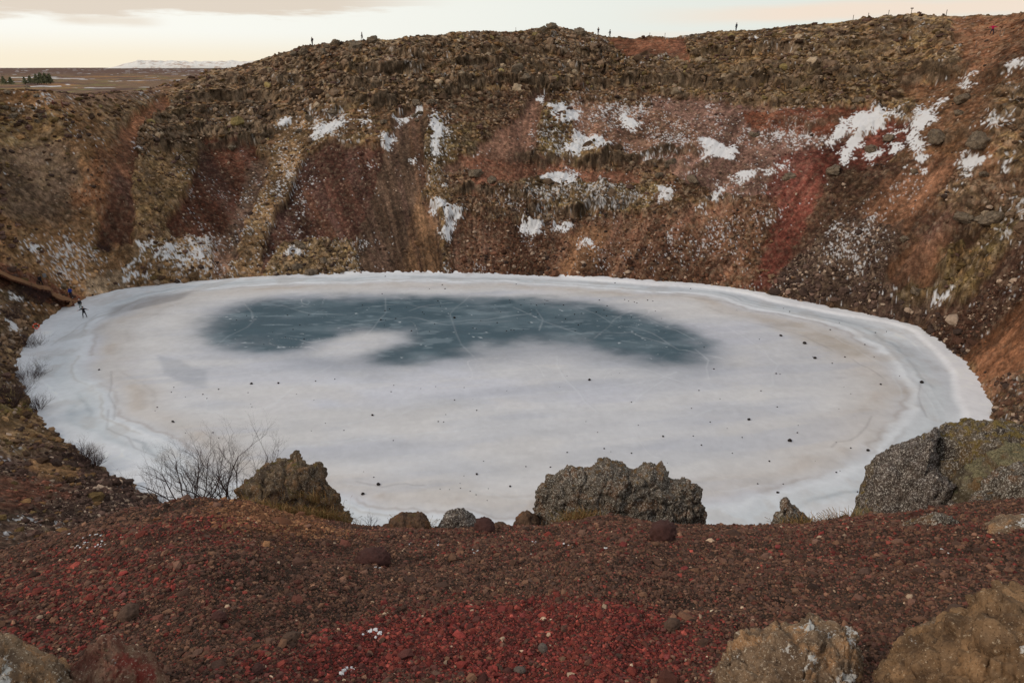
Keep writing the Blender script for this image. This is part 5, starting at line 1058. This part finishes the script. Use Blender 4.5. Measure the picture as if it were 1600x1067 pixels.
# ------------------------------------------------------------------ wooden steps down to the ice
def stairway():
    root = bpy.data.objects.new('stairway', None); COL.objects.link(root); T(root, 'red brown gravel stairway with wooden step edges running down to the ice', 'stairway')
    p = dens([(-60, 415), (0, 430), (45, 445), (85, 459), (122, 473)], False, 3); x, y, d = march(p[:, 0], p[:, 1]); z = np.maximum(groundv(x, y), .0)
    x0, y0 = float(x[-1]), float(y[-1]); root.location = (x0, y0, 0)
    L = np.r_[0, np.cumsum(np.hypot(np.diff(x), np.diff(y)))]; n = 46; s = np.linspace(0, L[-1], n+1); X = np.interp(s, L, x); Y = np.interp(s, L, y); k = np.ones(7)/7
    X = np.convolve(np.r_[[X[0]]*3, X, [X[-1]]*3], k, 'valid'); Y = np.convolve(np.r_[[Y[0]]*3, Y, [Y[-1]]*3], k, 'valid'); Zr = groundv(X, Y); Zr = np.convolve(np.r_[[Zr[0]]*3, Zr, [Zr[-1]]*3], k, 'valid'); Z = np.minimum.accumulate(Zr)+.18; Z = np.maximum(Z, .08)
    w = 2.1; M_grav = plain_mat('red_gravel_tread', (104, 66, 50), .95, 9, .3); M_wood = plain_mat('weathered_timber', (150, 112, 82), .9, 7, .25)
    e0, e1 = [], []
    for i in range(n):
        dx, dy = X[i+1]-X[i], Y[i+1]-Y[i]; l = math.hypot(dx, dy)+1e-6; rz = math.atan2(dy, dx); cx, cy = (X[i]+X[i+1])/2-x0, (Y[i]+Y[i+1])/2-y0; zt = float(Z[i+1])
        bm = bmesh.new(); box(bm, cx, cy, zt-.3, l*1.0, 2*w, .6, rz); st = fromb('step', bm, M_grav, root)
        bm = bmesh.new(); box(bm, cx+dx/l*(l/2-.06), cy+dy/l*(l/2-.06), zt+.02, .22, 2*w+.1, .14, rz); fromb('riser_board', bm, M_wood, st)
    for sg in (-1, 1):
        V = []
        for i in range(n+1):
            a = min(i, n-1); dx, dy = X[a+1]-X[a], Y[a+1]-Y[a]; l = math.hypot(dx, dy)+1e-6; nx, ny = -dy/l*sg, dx/l*sg
            for o_, zz in ((w, -.5), (w, .12), (w+.14, .12), (w+.14, -.5)): V.append((X[i]-x0+nx*o_, Y[i]-y0+ny*o_, Z[i]+zz+.05))
        i = np.arange(n)[:, None]*4; j = np.arange(4)[None]; Fq = np.stack([i+j, i+(j+1) % 4, i+4+(j+1) % 4, i+4+j], -1).reshape(-1, 4); link('edging', mesh_np('edging', np.array(V), Fq, None, False), M_wood, root)
stairway()
x, y, d = at(71, 438); bm = bmesh.new(); root = bpy.data.objects.new('signpost', None); COL.objects.link(root); root.location = (x, y, ground(x, y)); root.rotation_euler = (0, 0, math.atan2(-x, y)+.3); T(root, 'weathered grey sign box beside the upper steps behind the person in black', 'sign')
box(bm, 0, 0, .45, .10, .10, 1.1); fromb('post', bm, M_post, root); bm = bmesh.new(); box(bm, 0, -.05, .75, .5, .14, .62); fromb('panel', bm, plain_mat('grey_panel', (124, 122, 122), .8, 5, .15), root)

# ------------------------------------------------------------------ red landing with a rail on the left rim
x, y, d = at(86, 166); root = bpy.data.objects.new('fence', None); COL.objects.link(root); root.location = (x, y, ground(x, y)); root.rotation_euler = (0, 0, math.atan2(-x, y)); T(root, 'low railing with a pale top rail around the red landing on the left rim', 'fence')
for sx in (-1.5, -.2, 1.1): bm = bmesh.new(); box(bm, sx, 0, .55, .1, .1, 1.3); fromb('fence_post', bm, plain_mat('red_post', (120, 60, 50), .9, 6, .2) if sx > -1 else M_post, root)
bm = bmesh.new(); box(bm, .45, 0, 1.12, 1.9, .1, .14); fromb('rail', bm, plain_mat('pale_rail', (188, 150, 124), .85, 6, .1), root)

# ------------------------------------------------------------------ labels of look-alikes: which one along the row
def ordinal(n):
    u = 'zero first second third fourth fifth sixth seventh eighth ninth tenth eleventh twelfth thirteenth fourteenth fifteenth sixteenth seventeenth eighteenth nineteenth'.split(); te = {2: 'twent', 3: 'thirt', 4: 'fort', 5: 'fift', 6: 'sixt'}
    return u[n] if n < 20 else (te[n//10]+'ieth' if n % 10 == 0 else te[n//10]+'y-'+u[n % 10])
def rank_labels():
    by = {}
    for o in COL.objects:
        if o.parent is None and o.get('group') and o.get('label'): by.setdefault((o['group'], o['label']), []).append(o)
    for (g, l), os_ in by.items():
        if len(os_) < 3: continue
        os_.sort(key=lambda o: math.atan2(o.location.x, o.location.y))
        w = l.split()
        for i, o in enumerate(os_): o['label'] = ' '.join(w[:12])+', '+('leftmost' if i == 0 else ordinal(i+1)+' from left')
rank_labels()
# ------------------------------------------------------------------ conifers on the plain
M_fol = plain_mat('spruce_foliage', (120, 120, 92), .95, 1.5, .4); M_bark = plain_mat('spruce_bark', (70, 56, 46), .95, 3, .2)
def conifer(x, y, h, w, seed, lab, grp):
    root = bpy.data.objects.new('conifer', None); COL.objects.link(root); root.location = (x, y, ground(x, y)); T(root, lab, 'tree', grp); rs = np.random.RandomState(seed)
    n, m = 8, 10; z = np.linspace(-.3, h*.95, n)[:, None]; t = np.linspace(0, 2*math.pi, m, endpoint=False)[None]; r = .035*h*(1-z/h*.9); V = np.stack([r*np.cos(t), r*np.sin(t), z+0*t], -1).reshape(-1, 3)
    link('trunk', mesh_np('trunk', V, gridfaces(n, m, True)), M_bark, root)
    k = 900; u = rs.rand(k)**.8; zz = h*(.08+.9*u); rr = w/2*(1-u)**.75*np.sqrt(rs.uniform(.1, 1, k))*(1+.25*np.sin(zz*6)); a = rs.uniform(0, 6.28, k); c = np.stack([rr*np.cos(a), rr*np.sin(a), zz], 1); s = h*.045*rs.uniform(.6, 1.6, k)
    e1 = rs.normal(size=(k, 3))*s[:, None]; e2 = rs.normal(size=(k, 3))*s[:, None]; V = np.stack([c-e1, c+e2-.3*e1, c+e1-.3*e2], 1).reshape(-1, 3); link('crown', mesh_np('crown', V, np.arange(3*k).reshape(-1, 3), None, False), M_fol, root)
for i, (px, h, w, lab) in enumerate([(4, 5.5, 5, 'dark conifer at the left edge of the plain'), (15, 5, 4.5, 'second dark conifer from the left edge'), (37, 4.8, 3.6, 'slim conifer standing apart on the plain'), (46, 5.5, 5, 'left conifer of the grove on the plain'), (56, 6.5, 5.5, 'second conifer in the grove'), (63, 7.8, 5.5, 'tallest conifer of the grove on the plain'), (70, 7.2, 5.5, 'fourth conifer in the grove'), (77, 6.8, 4.5, 'right end conifer of the grove')]):
    a, b, c = ray(px, 121.5); hh = math.hypot(a, b); D = 640.; conifer(a/hh*D, b/hh*D, h, w, i, lab, 'conifers on the plain')
